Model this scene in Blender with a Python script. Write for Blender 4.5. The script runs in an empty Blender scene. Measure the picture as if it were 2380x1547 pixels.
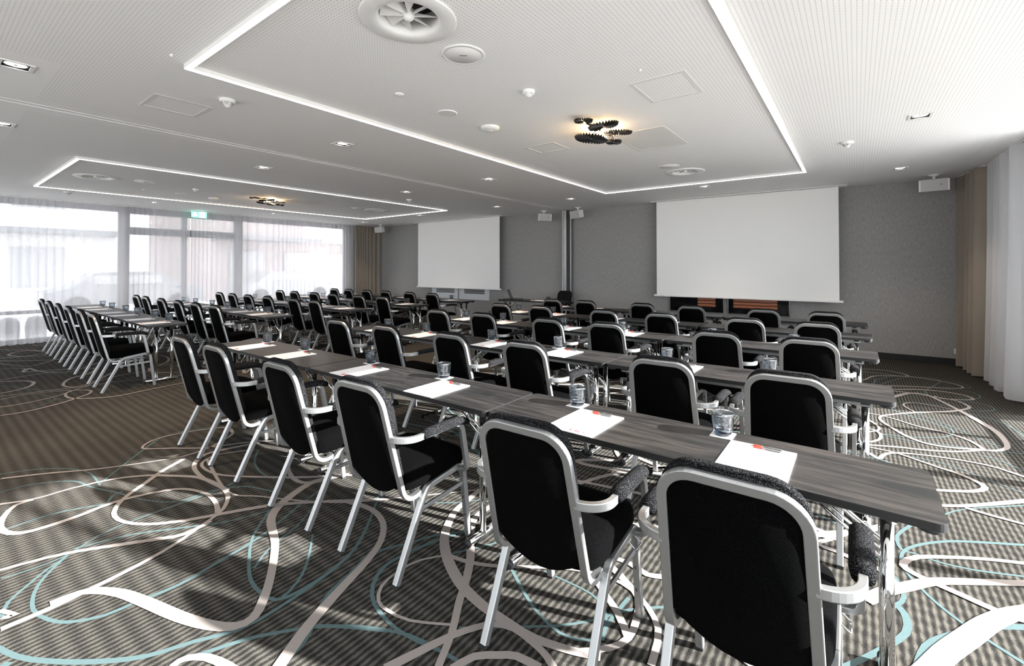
import bpy, bmesh, math, random
from mathutils import Vector, Matrix, noise
random.seed(7)
S = bpy.context.scene
COL = S.collection
PI = math.pi
R = math.radians

# ------------------------------------------------------------------ camera, world, sun, exposure
F_PX, CX, CY = 1060.57, 1193.76, 609.5            # focal length and principal point in pixels of 2380x1547
YAW, PITCH, ROLL = 0.64439, 0.01265, -0.00027     # turned left from +Y, tilted up, rolled
cam_d = bpy.data.cameras.new('camera')
cam = bpy.data.objects.new('camera', cam_d)
COL.objects.link(cam)
cam_d.sensor_fit = 'HORIZONTAL'
cam_d.sensor_width = 36.0
cam_d.lens = F_PX / 2380 * 36.0
cam_d.shift_x = -(CX - 1190.0) / 2380
cam_d.shift_y = (CY - 773.5) / 2380
cam_d.clip_start = 0.05
cam_d.clip_end = 200
fw = Vector((-math.sin(YAW), math.cos(YAW), 0)); rt = Vector((math.cos(YAW), math.sin(YAW), 0)); up = Vector((0, 0, 1))
f2 = fw * math.cos(PITCH) + up * math.sin(PITCH); u2 = up * math.cos(PITCH) - fw * math.sin(PITCH)
r3 = rt * math.cos(ROLL) + u2 * math.sin(ROLL); u3 = u2 * math.cos(ROLL) - rt * math.sin(ROLL)
m3 = Matrix((r3, u3, -f2)).transposed().to_4x4()
m3.translation = Vector((0, 0, 1.5))
cam.matrix_world = m3
S.camera = cam

W = bpy.data.worlds.new('daylight'); S.world = W; W.use_nodes = True
bgn = W.node_tree.nodes['Background']
bgn.inputs['Color'].default_value = (0.93, 0.96, 1.0, 1)
# hazy sky, brighter towards the sun side
_N, _L = W.node_tree.nodes, W.node_tree.links
_tc = _N.new('ShaderNodeTexCoord'); _dot = _N.new('ShaderNodeVectorMath'); _dot.operation = 'DOT_PRODUCT'
_dot.inputs[1].default_value = (0.975, 0.156, 0.16); _L.new(_tc.outputs['Generated'], _dot.inputs[0])
_mr = _N.new('ShaderNodeMapRange'); _mr.interpolation_type = 'SMOOTHSTEP'
_mr.inputs['From Min'].default_value = -0.6; _mr.inputs['From Max'].default_value = 1.0
_mr.inputs['To Min'].default_value = 0.85; _mr.inputs['To Max'].default_value = 2.7
_L.new(_dot.outputs['Value'], _mr.inputs['Value']); _L.new(_mr.outputs[0], bgn.inputs['Strength'])

SUN_EL, SUN_AZ = 23.5, math.degrees(math.atan2(0.265, 1.0))
sun_d = bpy.data.lights.new('sun', 'SUN'); sun_d.energy = 14.0; sun_d.angle = R(0.9); sun_d.color = (1.0, 0.98, 0.955)
sun = bpy.data.objects.new('sun', sun_d); COL.objects.link(sun)
sd = Vector((math.cos(R(SUN_EL)) * math.cos(R(SUN_AZ)), math.cos(R(SUN_EL)) * math.sin(R(SUN_AZ)), math.sin(R(SUN_EL))))
sun.rotation_euler = sd.to_track_quat('Z', 'Y').to_euler()
sun.location = sd * 30

def portal(name, loc, rot, sx, sy):
    d = bpy.data.lights.new(name, 'AREA'); d.shape = 'RECTANGLE'; d.size = sx; d.size_y = sy
    o = bpy.data.objects.new(name, d); COL.objects.link(o); o.location = loc; o.rotation_euler = rot
    d.cycles.is_portal = True
portal('window_daylight', (1.95, 1.9, 1.45), (0, R(90), 0), 2.9, 10.4)
portal('window_daylight', (-13.6, 2.8, 1.45), (0, R(-90), 0), 2.9, 11.4)
portal('window_daylight', (-6.0, -3.6, 1.45), (R(-90), 0, 0), 13.0, 2.9)  # sampling portal for the added window behind the camera

S.view_settings.view_transform = 'Standard'
S.view_settings.look = 'None'
S.view_settings.gamma = 1
S.view_settings.use_curve_mapping = False
S.view_settings.exposure = 1.74
cy = S.cycles
cy.use_denoising = True
try: cy.denoiser = 'OPENIMAGEDENOISE'
except Exception: pass
cy.max_bounces = 8; cy.diffuse_bounces = 5; cy.glossy_bounces = 4; cy.transmission_bounces = 5; cy.transparent_max_bounces = 12
cy.caustics_reflective = False; cy.caustics_refractive = False
cy.sample_clamp_indirect = 6.0
cy.use_light_tree = True

# ------------------------------------------------------------------ helpers
def tag(o, label=None, cat=None, group=None, kind=None):
    if label: o['label'] = label
    if cat: o['category'] = cat
    if group: o['group'] = group
    if kind: o['kind'] = kind
    return o

def empty(name, loc=(0, 0, 0), rz=0.0, parent=None):
    o = bpy.data.objects.new(name, None); COL.objects.link(o)
    o.location = loc; o.rotation_euler = (0, 0, rz); o.empty_display_size = 0.1
    if parent: o.parent = parent
    return o

class MB:
    """collects vertices and faces of ONE part"""
    def __init__(s): s.v = []; s.f = []; s.mi = []; s.sm = []
    def add(s, vs, fs, mi=0, smooth=False, M=None):
        n = len(s.v)
        for p in vs:
            p = Vector(p)
            s.v.append(tuple(M @ p) if M else tuple(p))
        for f in fs:
            s.f.append([i + n for i in f]); s.mi.append(mi); s.sm.append(smooth)
        return s
    def box(s, a, b, mi=0, bev=0.0, M=None):
        x0, y0, z0 = a; x1, y1, z1 = b
        if bev <= 0:
            vs = [(x, y, z) for x in (x0, x1) for y in (y0, y1) for z in (z0, z1)]
            fs = [(0, 1, 3, 2), (4, 6, 7, 5), (0, 4, 5, 1), (2, 3, 7, 6), (0, 2, 6, 4), (1, 5, 7, 3)]
            return s.add(vs, fs, mi, False, M)
        bm = bmesh.new()
        vs = [bm.verts.new((x, y, z)) for x in (x0, x1) for y in (y0, y1) for z in (z0, z1)]
        for f in [(0, 1, 3, 2), (4, 6, 7, 5), (0, 4, 5, 1), (2, 3, 7, 6), (0, 2, 6, 4), (1, 5, 7, 3)]:
            bm.faces.new([vs[i] for i in f])
        bmesh.ops.bevel(bm, geom=bm.edges[:], offset=bev, segments=2, affect='EDGES')
        bm.verts.ensure_lookup_table()
        s.add([v.co[:] for v in bm.verts], [[v.index for v in f.verts] for f in bm.faces], mi, False, M)
        bm.free(); return s
    def prism(s, pts, z0, z1, mi=0, M=None, mi_side=None, smooth=False):
        n = len(pts)
        vs = [(x, y, z0) for x, y in pts] + [(x, y, z1) for x, y in pts]
        s.add(vs, [tuple(range(n - 1, -1, -1)), tuple(range(n, 2 * n))], mi, False, M)
        k = len(s.v) - 2 * n
        for i in range(n):
            j = (i + 1) % n
            s.f.append([k + i, k + j, k + n + j, k + n + i]); s.mi.append(mi if mi_side is None else mi_side); s.sm.append(smooth)
        return s
    def lathe(s, prof, n=24, mi=0, M=None, cap=True, rip=None):
        vs = []; fs = []
        for k, (r, z) in enumerate(prof):
            for i in range(n):
                a = 2 * PI * i / n
                rr = r * (rip(a, z, k) if rip else 1)
                vs.append((rr * math.cos(a), rr * math.sin(a), z))
        m = len(prof)
        for k in range(m - 1):
            for i in range(n):
                j = (i + 1) % n
                fs.append((k * n + i, k * n + j, (k + 1) * n + j, (k + 1) * n + i))
        if cap:
            fs.append(tuple(range(n - 1, -1, -1))); fs.append(tuple((m - 1) * n + i for i in range(n)))
        return s.add(vs, fs, mi, True, M)
    def tube(s, a, b, r, n=12, mi=0, r2=None):
        a = Vector(a); b = Vector(b); d = (b - a)
        q = d.to_track_quat('Z', 'Y').to_matrix().to_4x4(); q.translation = a
        return s.lathe([(r, 0), (r if r2 is None else r2, d.length)], n, mi, q)
    def sweep(s, path, w, h, side, mi=0, round_=0.13, smooth=True):
        """rectangular bar (w across 'side', h across the other) with softened corners along a path"""
        c = min(w, h) * round_
        sec = []
        for sx, sy in ((1, 1), (-1, 1), (-1, -1), (1, -1)):
            cx_, cy_ = sx * (w / 2 - c), sy * (h / 2 - c)
            for k in range(3):
                a0 = {(1, 1): 0, (-1, 1): 90, (-1, -1): 180, (1, -1): 270}[(sx, sy)] + 45 * k
                sec.append((cx_ + c * math.cos(R(a0)), cy_ + c * math.sin(R(a0))))
        P = [Vector(p) for p in path]; n = len(P); m = len(sec)
        T = []
        for i in range(n):
            t = (P[min(i + 1, n - 1)] - P[max(i - 1, 0)]); t.normalize(); T.append(t)
        sd_ = Vector(side); sd_ = (sd_ - T[0] * sd_.dot(T[0])).normalized()
        vs = []
        for i in range(n):
            if i:
                q = T[i - 1].rotation_difference(T[i]); sd_ = q @ sd_
                sd_ = (sd_ - T[i] * sd_.dot(T[i])).normalized()
            o2 = T[i].cross(sd_)
            for a, b in sec: vs.append(tuple(P[i] + sd_ * a + o2 * b))
        fs = []
        for i in range(n - 1):
            for k in range(m):
                l = (k + 1) % m
                fs.append((i * m + k, i * m + l, (i + 1) * m + l, (i + 1) * m + k))
        fs.append(tuple(range(m - 1, -1, -1))); fs.append(tuple((n - 1) * m + k for k in range(m)))
        return s.add(vs, fs, mi, False)
    def build(s, name, mats, parent=None, loc=None, rz=None):
        me = bpy.data.meshes.new(name)
        me.from_pydata(s.v, [], s.f)
        if not isinstance(mats, (list, tuple)): mats = [mats]
        for m in mats: me.materials.append(m)
        me.polygons.foreach_set('material_index', s.mi)
        me.polygons.foreach_set('use_smooth', s.sm)
        me.update()
        bm = bmesh.new(); bm.from_mesh(me); bmesh.ops.recalc_face_normals(bm, faces=bm.faces[:]); bm.to_mesh(me); bm.free()
        o = bpy.data.objects.new(name, me); COL.objects.link(o)
        if parent: o.parent = parent
        if loc is not None: o.location = loc
        if rz is not None: o.rotation_euler = (0, 0, rz)
        return o

def fillet(pts, rad, n=5):
    """round the corners of a 3D polyline"""
    P = [Vector(p) for p in pts]; out = [P[0]]
    for i in range(1, len(P) - 1):
        r = rad[i - 1] if isinstance(rad, (list, tuple)) else rad
        a = (P[i - 1] - P[i]); b = (P[i + 1] - P[i]); la, lb = a.length, b.length
        a.normalize(); b.normalize()
        ang = a.angle(b); t = min(r / math.tan(ang / 2), la * 0.49, lb * 0.49)
        rr = t * math.tan(ang / 2)
        p0 = P[i] + a * t
        ctr = P[i] + (a + b).normalized() * (rr / math.sin(ang / 2))
        v0 = p0 - ctr; v1 = P[i] + b * t - ctr
        tot = v0.angle(v1); ax = v0.cross(v1).normalized()
        for k in range(n + 1):
            out.append(ctr + Matrix.Rotation(tot * k / n, 3, ax) @ v0)
    out.append(P[-1]); return out

def rrect(x0, y0, x1, y1, r, n=5):
    out = []
    for cx_, cy_, a0 in ((x1 - r, y1 - r, 0), (x0 + r, y1 - r, 90), (x0 + r, y0 + r, 180), (x1 - r, y0 + r, 270)):
        for k in range(n + 1):
            a = R(a0 + 90 * k / n); out.append((cx_ + r * math.cos(a), cy_ + r * math.sin(a)))
    return out

def copy_tree(o, parent=None):
    c = o.copy(); COL.objects.link(c); c.parent = parent
    for ch in KIDS.get(o.name, ()):
        copy_tree(ch, c)
    return c
KIDS = {}
def index_kids(root):
    def rec(o):
        KIDS[o.name] = [c for c in COL.objects if c.parent == o]
        for c in KIDS[o.name]: rec(c)
    rec(root)

# ------------------------------------------------------------------ materials
def nodes(name):
    m = bpy.data.materials.new(name); m.use_nodes = True
    nt = m.node_tree; return m, nt, nt.nodes, nt.links, nt.nodes['Principled BSDF']
def mat(name, col, rough=0.5, metal=0.0, var=0.0, scale=20.0, coat=0.0, bump=0.0, spec=0.5, sheen=0.0):
    m, nt, N, L, b = nodes(name)
    b.inputs['Roughness'].default_value = rough; b.inputs['Metallic'].default_value = metal
    b.inputs['Coat Weight'].default_value = coat; b.inputs['Specular IOR Level'].default_value = spec
    b.inputs['Sheen Weight'].default_value = sheen
    tc = N.new('ShaderNodeTexCoord'); ns = N.new('ShaderNodeTexNoise'); ns.inputs['Scale'].default_value = scale; ns.inputs['Detail'].default_value = 3
    L.new(tc.outputs['Object'], ns.inputs['Vector'])
    mx = N.new('ShaderNodeMix'); mx.data_type = 'RGBA'
    mx.inputs[6].default_value = tuple(c * (1 - var) for c in col) + (1,); mx.inputs[7].default_value = tuple(min(1, c * (1 + var)) for c in col) + (1,)
    L.new(ns.outputs['Fac'], mx.inputs[0]); L.new(mx.outputs[2], b.inputs['Base Color'])
    if bump:
        bp = N.new('ShaderNodeBump'); bp.inputs['Strength'].default_value = bump; bp.inputs['Distance'].default_value = 0.001
        L.new(ns.outputs['Fac'], bp.inputs['Height']); L.new(bp.outputs['Normal'], b.inputs['Normal'])
    return m
def emit(name, col, st):
    m, nt, N, L, b = nodes(name)
    b.inputs['Base Color'].default_value = (*col, 1); b.inputs['Emission Color'].default_value = (*col, 1); b.inputs['Emission Strength'].default_value = st
    return m
def math_node(N, L, op, a, b=None, c=None):
    n = N.new('ShaderNodeMath'); n.operation = op
    for i, v in enumerate((a, b, c)):
        if v is None: continue
        if isinstance(v, (int, float)): n.inputs[i].default_value = v
        else: L.new(v, n.inputs[i])
    return n.outputs[0]

M = {}
M['alu'] = mat('satin_aluminium', (0.34, 0.345, 0.348), 0.38, 0.85, 0.04, 60)
M['chrome'] = mat('chrome', (0.82, 0.83, 0.84), 0.07, 1.0, 0.0)
M['rubber'] = mat('black_rubber', (0.012, 0.012, 0.013), 0.6)
M['edge'] = mat('dark_table_edge', (0.003, 0.003, 0.0033), 0.5)
M['white_plastic'] = mat('white_plastic', (0.78, 0.77, 0.755), 0.45, 0, 0.02)
M['grille_grey'] = mat('grey_speaker_cloth', (0.50, 0.50, 0.50), 0.8, 0, 0.1, 300)
M['paper'] = mat('white_paper', (0.84, 0.83, 0.84), 0.75, 0, 0.01)
M['red'] = mat('red_plastic', (0.72, 0.045, 0.025), 0.35)
M['red_ink'] = mat('red_print', (0.55, 0.03, 0.03), 0.7)
M['black'] = mat('matt_black', (0.010, 0.010, 0.011), 0.55)
M['dark_text'] = mat('dark_print', (0.05, 0.05, 0.05), 0.6)
M['silver_plastic'] = mat('silver_plastic', (0.17, 0.17, 0.17), 0.3, 0.6)
M['window_frame'] = mat('grey_window_frame', (0.20, 0.21, 0.225), 0.5, 0.0)
M['plaster'] = mat('white_plaster', (0.72, 0.71, 0.69), 0.8, 0, 0.02, 8)
M['screen'] = mat('projection_screen_cloth', (0.82, 0.815, 0.80), 0.85, 0, 0.015, 150)
M['base_black'] = mat('black_skirting', (0.003, 0.003, 0.0035), 0.7)
M['curtain'] = mat('beige_curtain', (0.235, 0.20, 0.165), 0.85, 0, 0.12, 240, sheen=0.2)
M['led'] = emit('led_diffuser', (1.0, 0.98, 1.0), 3.2)
M['bulb'] = emit('warm_bulb', (1.0, 0.72, 0.40), 22.0)
M['downlight'] = emit('downlight_glass', (1.0, 0.95, 0.86), 3.5)
M['black_metal'] = mat('pleated_black_metal', (0.014, 0.014, 0.015), 0.45, 0.3)
M['frame_white'] = mat('white_picture_frame', (0.62, 0.64, 0.66), 0.35)
M['frame_silver'] = mat('silver_picture_frame', (0.30, 0.30, 0.30), 0.3, 0.7, 0.5, 40)

def fabric(name, lo, hi, sc=420):
    m, nt, N, L, b = nodes(name)
    b.inputs['Roughness'].default_value = 1.0; b.inputs['Specular IOR Level'].default_value = 0.04
    tc = N.new('ShaderNodeTexCoord'); n1 = N.new('ShaderNodeTexNoise'); n1.inputs['Scale'].default_value = sc; n1.inputs['Detail'].default_value = 2
    L.new(tc.outputs['Object'], n1.inputs['Vector'])
    cr = N.new('ShaderNodeValToRGB'); cr.color_ramp.elements[0].position = 0.52; cr.color_ramp.elements[1].position = 0.85
    cr.color_ramp.elements[0].color = (*lo, 1); cr.color_ramp.elements[1].color = (*hi, 1)
    L.new(n1.outputs['Fac'], cr.inputs['Fac']); L.new(cr.outputs['Color'], b.inputs['Base Color'])
    bp = N.new('ShaderNodeBump'); bp.inputs['Strength'].default_value = 0.4; bp.inputs['Distance'].default_value = 0.001
    L.new(n1.outputs['Fac'], bp.inputs['Height']); L.new(bp.outputs['Normal'], b.inputs['Normal'])
    return m
M['fabric'] = fabric('black_upholstery', (0.0003, 0.0003, 0.0004), (0.0050, 0.0050, 0.0056))
M['fabric_pad'] = fabric('mottled_charcoal_upholstery', (0.003, 0.003, 0.0035), (0.10, 0.10, 0.105), 330)

def wood():
    m, nt, N, L, b = nodes('dark_wood_laminate')
    b.inputs['Roughness'].default_value = 0.46; b.inputs['Specular IOR Level'].default_value = 0.32
    tc = N.new('ShaderNodeTexCoord'); oi = N.new('ShaderNodeObjectInfo')
    ad = N.new('ShaderNodeVectorMath'); ad.operation = 'ADD'
    mu = N.new('ShaderNodeVectorMath'); mu.operation = 'SCALE'; mu.inputs['Scale'].default_value = 7.0
    L.new(oi.outputs['Location'], mu.inputs[0]); L.new(tc.outputs['Object'], ad.inputs[0]); L.new(mu.outputs[0], ad.inputs[1])
    mp = N.new('ShaderNodeMapping'); mp.inputs['Scale'].default_value = (1.6, 26, 1); L.new(ad.outputs[0], mp.inputs['Vector'])
    n1 = N.new('ShaderNodeTexNoise'); n1.inputs['Scale'].default_value = 1.4; n1.inputs['Detail'].default_value = 7; n1.inputs['Roughness'].default_value = 0.62; n1.inputs['Distortion'].default_value = 0.6
    L.new(mp.outputs[0], n1.inputs['Vector'])
    mp2 = N.new('ShaderNodeMapping'); mp2.inputs['Scale'].default_value = (2.2, 6.5, 1); L.new(ad.outputs[0], mp2.inputs['Vector'])
    n2 = N.new('ShaderNodeTexNoise'); n2.inputs['Scale'].default_value = 1.0; n2.inputs['Detail'].default_value = 3; n2.inputs['Distortion'].default_value = 1.2
    L.new(mp2.outputs[0], n2.inputs['Vector'])
    s_ = math_node(N, L, 'ADD', math_node(N, L, 'MULTIPLY', n1.outputs['Fac'], 0.62), math_node(N, L, 'MULTIPLY', n2.outputs['Fac'], 0.38))
    cr = N.new('ShaderNodeValToRGB'); e = cr.color_ramp.elements
    e[0].position = 0.42; e[0].color = (0.0030, 0.0037, 0.0037, 1); e[1].position = 0.60; e[1].color = (0.0261, 0.0220, 0.0204, 1)
    x = cr.color_ramp.elements.new(0.5); x.color = (0.0118, 0.0104, 0.0098, 1)
    L.new(s_, cr.inputs['Fac']); L.new(cr.outputs['Color'], b.inputs['Base Color'])
    bp = N.new('ShaderNodeBump'); bp.inputs['Strength'].default_value = 0.15; bp.inputs['Distance'].default_value = 0.0006
    L.new(n1.outputs['Fac'], bp.inputs['Height']); L.new(bp.outputs['Normal'], b.inputs['Normal'])
    return m
M['wood'] = wood()

def carpet():
    m, nt, N, L, b = nodes('striped_carpet')
    b.inputs['Roughness'].default_value = 1.0; b.inputs['Specular IOR Level'].default_value = 0.05
    g = N.new('ShaderNodeNewGeometry'); sp = N.new('ShaderNodeSeparateXYZ'); L.new(g.outputs['Position'], sp.inputs[0])
    wob = N.new('ShaderNodeTexNoise'); wob.inputs['Scale'].default_value = 26; wob.inputs['Detail'].default_value = 2
    L.new(g.outputs['Position'], wob.inputs['Vector'])
    x = math_node(N, L, 'ADD', sp.outputs[0], math_node(N, L, 'MULTIPLY', wob.outputs['Fac'], 0.012))
    st = math_node(N, L, 'SINE', math_node(N, L, 'MULTIPLY', x, 2 * PI / 0.029))
    yy = math_node(N, L, 'SINE', math_node(N, L, 'MULTIPLY', sp.outputs[1], 2 * PI / 0.075))
    st2 = math_node(N, L, 'ADD', st, math_node(N, L, 'MULTIPLY', yy, 0.35))
    fib = N.new('ShaderNodeTexNoise'); fib.inputs['Scale'].default_value = 190; fib.inputs['Detail'].default_value = 3
    L.new(g.outputs['Position'], fib.inputs['Vector'])
    st3 = math_node(N, L, 'ADD', st2, math_node(N, L, 'MULTIPLY', math_node(N, L, 'SUBTRACT', fib.outputs['Fac'], 0.5), 2.6))
    fac = math_node(N, L, 'MULTIPLY_ADD', st3, 0.36, 0.47)
    cr = N.new('ShaderNodeValToRGB'); e = cr.color_ramp.elements
    e[0].position = 0.05; e[0].color = (0.0145, 0.0140, 0.0130, 1); e[1].position = 0.95; e[1].color = (0.094, 0.086, 0.075, 1)
    k = e.new(0.45); k.color = (0.0340, 0.0322, 0.0288, 1)
    L.new(fac, cr.inputs['Fac'])
    big = N.new('ShaderNodeTexNoise'); big.inputs['Scale'].default_value = 1.1; big.inputs['Detail'].default_value = 4; L.new(g.outputs['Position'], big.inputs['Vector'])
    mu = N.new('ShaderNodeMix'); mu.data_type = 'RGBA'; mu.blend_type = 'MULTIPLY'; mu.inputs[0].default_value = 0.35
    L.new(cr.outputs['Color'], mu.inputs[6]); L.new(big.outputs['Color'], mu.inputs[7])
    rg = N.new('ShaderNodeMapRange'); rg.inputs[1].default_value = 0.3; rg.inputs[2].default_value = 0.7; rg.inputs[3].default_value = 0.75; rg.inputs[4].default_value = 1.1
    L.new(big.outputs['Fac'], rg.inputs[0]); L.new(rg.outputs[0], mu.inputs[7]); mu.inputs[0].default_value = 0.8
    L.new(mu.outputs[2], b.inputs['Base Color'])
    bp = N.new('ShaderNodeBump'); bp.inputs['Strength'].default_value = 0.5; bp.inputs['Distance'].default_value = 0.003
    L.new(fib.outputs['Fac'], bp.inputs['Height']); L.new(bp.outputs['Normal'], b.inputs['Normal'])
    return m
def pile(name, col):
    m, nt, N, L, b = nodes(name)
    b.inputs['Roughness'].default_value = 1.0; b.inputs['Specular IOR Level'].default_value = 0.05
    g = N.new('ShaderNodeNewGeometry'); fib = N.new('ShaderNodeTexNoise'); fib.inputs['Scale'].default_value = 220; fib.inputs['Detail'].default_value = 3
    L.new(g.outputs['Position'], fib.inputs['Vector'])
    mx = N.new('ShaderNodeMix'); mx.data_type = 'RGBA'
    mx.inputs[6].default_value = tuple(c * 0.72 for c in col) + (1,); mx.inputs[7].default_value = tuple(min(1, c * 1.25) for c in col) + (1,)
    L.new(fib.outputs['Fac'], mx.inputs[0]); L.new(mx.outputs[2], b.inputs['Base Color'])
    return m
M['carpet'] = carpet()
M['ribbon'] = pile('beige_carpet_ribbon', (0.245, 0.217, 0.202))
M['teal'] = pile('teal_carpet_ribbon', (0.072, 0.108, 0.112))

def ceiling_mat():
    m, nt, N, L, b = nodes('perforated_ceiling_board')
    b.inputs['Roughness'].default_value = 0.85
    g = N.new('ShaderNodeNewGeometry'); sp = N.new('ShaderNodeSeparateXYZ'); L.new(g.outputs['Position'], sp.inputs[0])
    P = 0.025
    def fr(v, p): return math_node(N, L, 'ABSOLUTE', math_node(N, L, 'SUBTRACT', math_node(N, L, 'FRACT', math_node(N, L, 'DIVIDE', v, p)), 0.5))
    dx = math_node(N, L, 'MULTIPLY', fr(sp.outputs[0], P), P); dy = math_node(N, L, 'MULTIPLY', fr(sp.outputs[1], 0.019), 0.019)
    d = math_node(N, L, 'SQRT', math_node(N, L, 'ADD', math_node(N, L, 'MULTIPLY', dx, dx), math_node(N, L, 'MULTIPLY', dy, dy)))
    hole = math_node(N, L, 'LESS_THAN', d, 0.0031)
    # plain, unperforated margins beside the folding-wall track and along the walls
    def between(v, a, b_): return math_node(N, L, 'MULTIPLY', math_node(N, L, 'GREATER_THAN', v, a), math_node(N, L, 'LESS_THAN', v, b_))
    za = between(sp.outputs[0], -5.42, 1.2); near = math_node(N, L, 'MULTIPLY', between(sp.outputs[0], -4.35, 1.2), between(sp.outputs[1], -3.0, .6201)); zb = between(sp.outputs[0], -12.8, -5.86)
    zone = math_node(N, L, 'MULTIPLY', math_node(N, L, 'ADD', za, zb), between(sp.outputs[1], 0.62, 9.5))
    zone2 = math_node(N, L, 'MAXIMUM', zone, near)
    hole2 = math_node(N, L, 'MULTIPLY', hole, zone2)
    mx = N.new('ShaderNodeMix'); mx.data_type = 'RGBA'; mx.inputs[6].default_value = (0.88, 0.87, 0.86, 1); mx.inputs[7].default_value = (0.36, 0.35, 0.34, 1)
    L.new(hole2, mx.inputs[0]); L.new(mx.outputs[2], b.inputs['Base Color'])
    return m
M['ceiling'] = ceiling_mat()

def wall_mat():
    m, nt, N, L, b = nodes('woven_grey_wallcovering')
    b.inputs['Roughness'].default_value = 0.9
    g = N.new('ShaderNodeNewGeometry'); mp = N.new('ShaderNodeMapping'); mp.inputs['Scale'].default_value = (330, 330, 60)
    L.new(g.outputs['Position'], mp.inputs['Vector'])
    n1 = N.new('ShaderNodeTexNoise'); n1.inputs['Scale'].default_value = 1; n1.inputs['Detail'].default_value = 2; L.new(mp.outputs[0], n1.inputs['Vector'])
    mp2 = N.new('ShaderNodeMapping'); mp2.inputs['Scale'].default_value = (60, 60, 14); L.new(g.outputs['Position'], mp2.inputs['Vector'])
    n2 = N.new('ShaderNodeTexNoise'); n2.inputs['Scale'].default_value = 1; n2.inputs['Detail'].default_value = 3; L.new(mp2.outputs[0], n2.inputs['Vector'])
    s_ = math_node(N, L, 'MULTIPLY_ADD', n2.outputs['Fac'], 0.4, math_node(N, L, 'MULTIPLY', n1.outputs['Fac'], 0.6))
    cr = N.new('ShaderNodeValToRGB'); e = cr.color_ramp.elements
    e[0].position = 0.35; e[0].color = (0.215, 0.210, 0.208, 1); e[1].position = 0.65; e[1].color = (0.35, 0.342, 0.337, 1)
    L.new(s_, cr.inputs['Fac']); L.new(cr.outputs['Color'], b.inputs['Base Color'])
    return m
M['wall'] = wall_mat()

def sheer(name, col, transp):
    m = bpy.data.materials.new(name); m.use_nodes = True; nt = m.node_tree; N = nt.nodes; L = nt.links
    N.remove(N['Principled BSDF']); out = N['Material Output']
    tr = N.new('ShaderNodeBsdfTransparent'); tl = N.new('ShaderNodeBsdfTranslucent'); df = N.new('ShaderNodeBsdfDiffuse')
    tl.inputs['Color'].default_value = (*col, 1); df.inputs['Color'].default_value = (*col, 1)
    a = N.new('ShaderNodeMixShader'); a.inputs[0].default_value = 0.45; L.new(tl.outputs[0], a.inputs[1]); L.new(df.outputs[0], a.inputs[2])
    c = N.new('ShaderNodeMixShader')
    g = N.new('ShaderNodeNewGeometry'); mp = N.new('ShaderNodeMapping'); mp.inputs['Scale'].default_value = (90, 90, 600); L.new(g.outputs['Position'], mp.inputs['Vector'])
    n1 = N.new('ShaderNodeTexNoise'); n1.inputs['Scale'].default_value = 1; L.new(mp.outputs[0], n1.inputs['Vector'])
    # threads look denser at a glancing angle
    lw = N.new('ShaderNodeLayerWeight'); lw.inputs['Blend'].default_value = 0.35
    f = math_node(N, L, 'ADD', math_node(N, L, 'MULTIPLY', n1.outputs['Fac'], 0.12), 1 - transp - 0.06)
    f = math_node(N, L, 'ADD', f, math_node(N, L, 'MULTIPLY', lw.outputs['Facing'], 0.3))
    f = math_node(N, L, 'MINIMUM', f, 1.0)
    L.new(f, c.inputs[0]); L.new(tr.outputs[0], c.inputs[1]); L.new(a.outputs[0], c.inputs[2]); L.new(c.outputs[0], out.inputs[0])
    return m
M['sheer'] = sheer('white_sheer_voile', (0.62, 0.61, 0.635), 0.42)

def pane_mat():
    m = bpy.data.materials.new('window_glass'); m.use_nodes = True; nt = m.node_tree; N = nt.nodes; L = nt.links
    N.remove(N['Principled BSDF']); out = N['Material Output']
    tr = N.new('ShaderNodeBsdfTransparent'); tr.inputs['Color'].default_value = (0.93, 0.95, 0.95, 1)
    gl = N.new('ShaderNodeBsdfGlossy'); gl.inputs['Roughness'].default_value = 0.02
    c = N.new('ShaderNodeMixShader'); c.inputs[0].default_value = 0.05
    L.new(tr.outputs[0], c.inputs[1]); L.new(gl.outputs[0], c.inputs[2]); L.new(c.outputs[0], out.inputs[0]); return m
M['pane'] = pane_mat()
def glass_mat(name, col, rough=0.0, clear=.5):
    m, nt, N, L, b = nodes(name)
    b.inputs['Base Color'].default_value = (*col, 1); b.inputs['Roughness'].default_value = rough
    b.inputs['Transmission Weight'].default_value = 1.0; b.inputs['IOR'].default_value = 1.45
    tc = N.new('ShaderNodeTexCoord'); vo = N.new('ShaderNodeTexVoronoi'); vo.feature = 'SMOOTH_F1'; vo.inputs['Scale'].default_value = 62
    L.new(tc.outputs['Object'], vo.inputs['Vector'])
    bp = N.new('ShaderNodeBump'); bp.inputs['Strength'].default_value = 0.55; bp.inputs['Distance'].default_value = 0.004
    L.new(vo.outputs['Distance'], bp.inputs['Height']); L.new(bp.outputs['Normal'], b.inputs['Normal'])
    tr = N.new('ShaderNodeBsdfTransparent'); tr.inputs['Color'].default_value = (*col, 1)
    mx = N.new('ShaderNodeMixShader'); mx.inputs[0].default_value = clear
    L.new(b.outputs[0], mx.inputs[1]); L.new(tr.outputs[0], mx.inputs[2]); L.new(mx.outputs[0], N['Material Output'].inputs[0])
    return m
M['glass'] = glass_mat('smoky_tumbler_glass', (0.72, 0.76, 0.80), clear=.22)
M['glass_base'] = glass_mat('smoky_blue_glass_base', (0.07, 0.11, 0.19), clear=.3)
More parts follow.
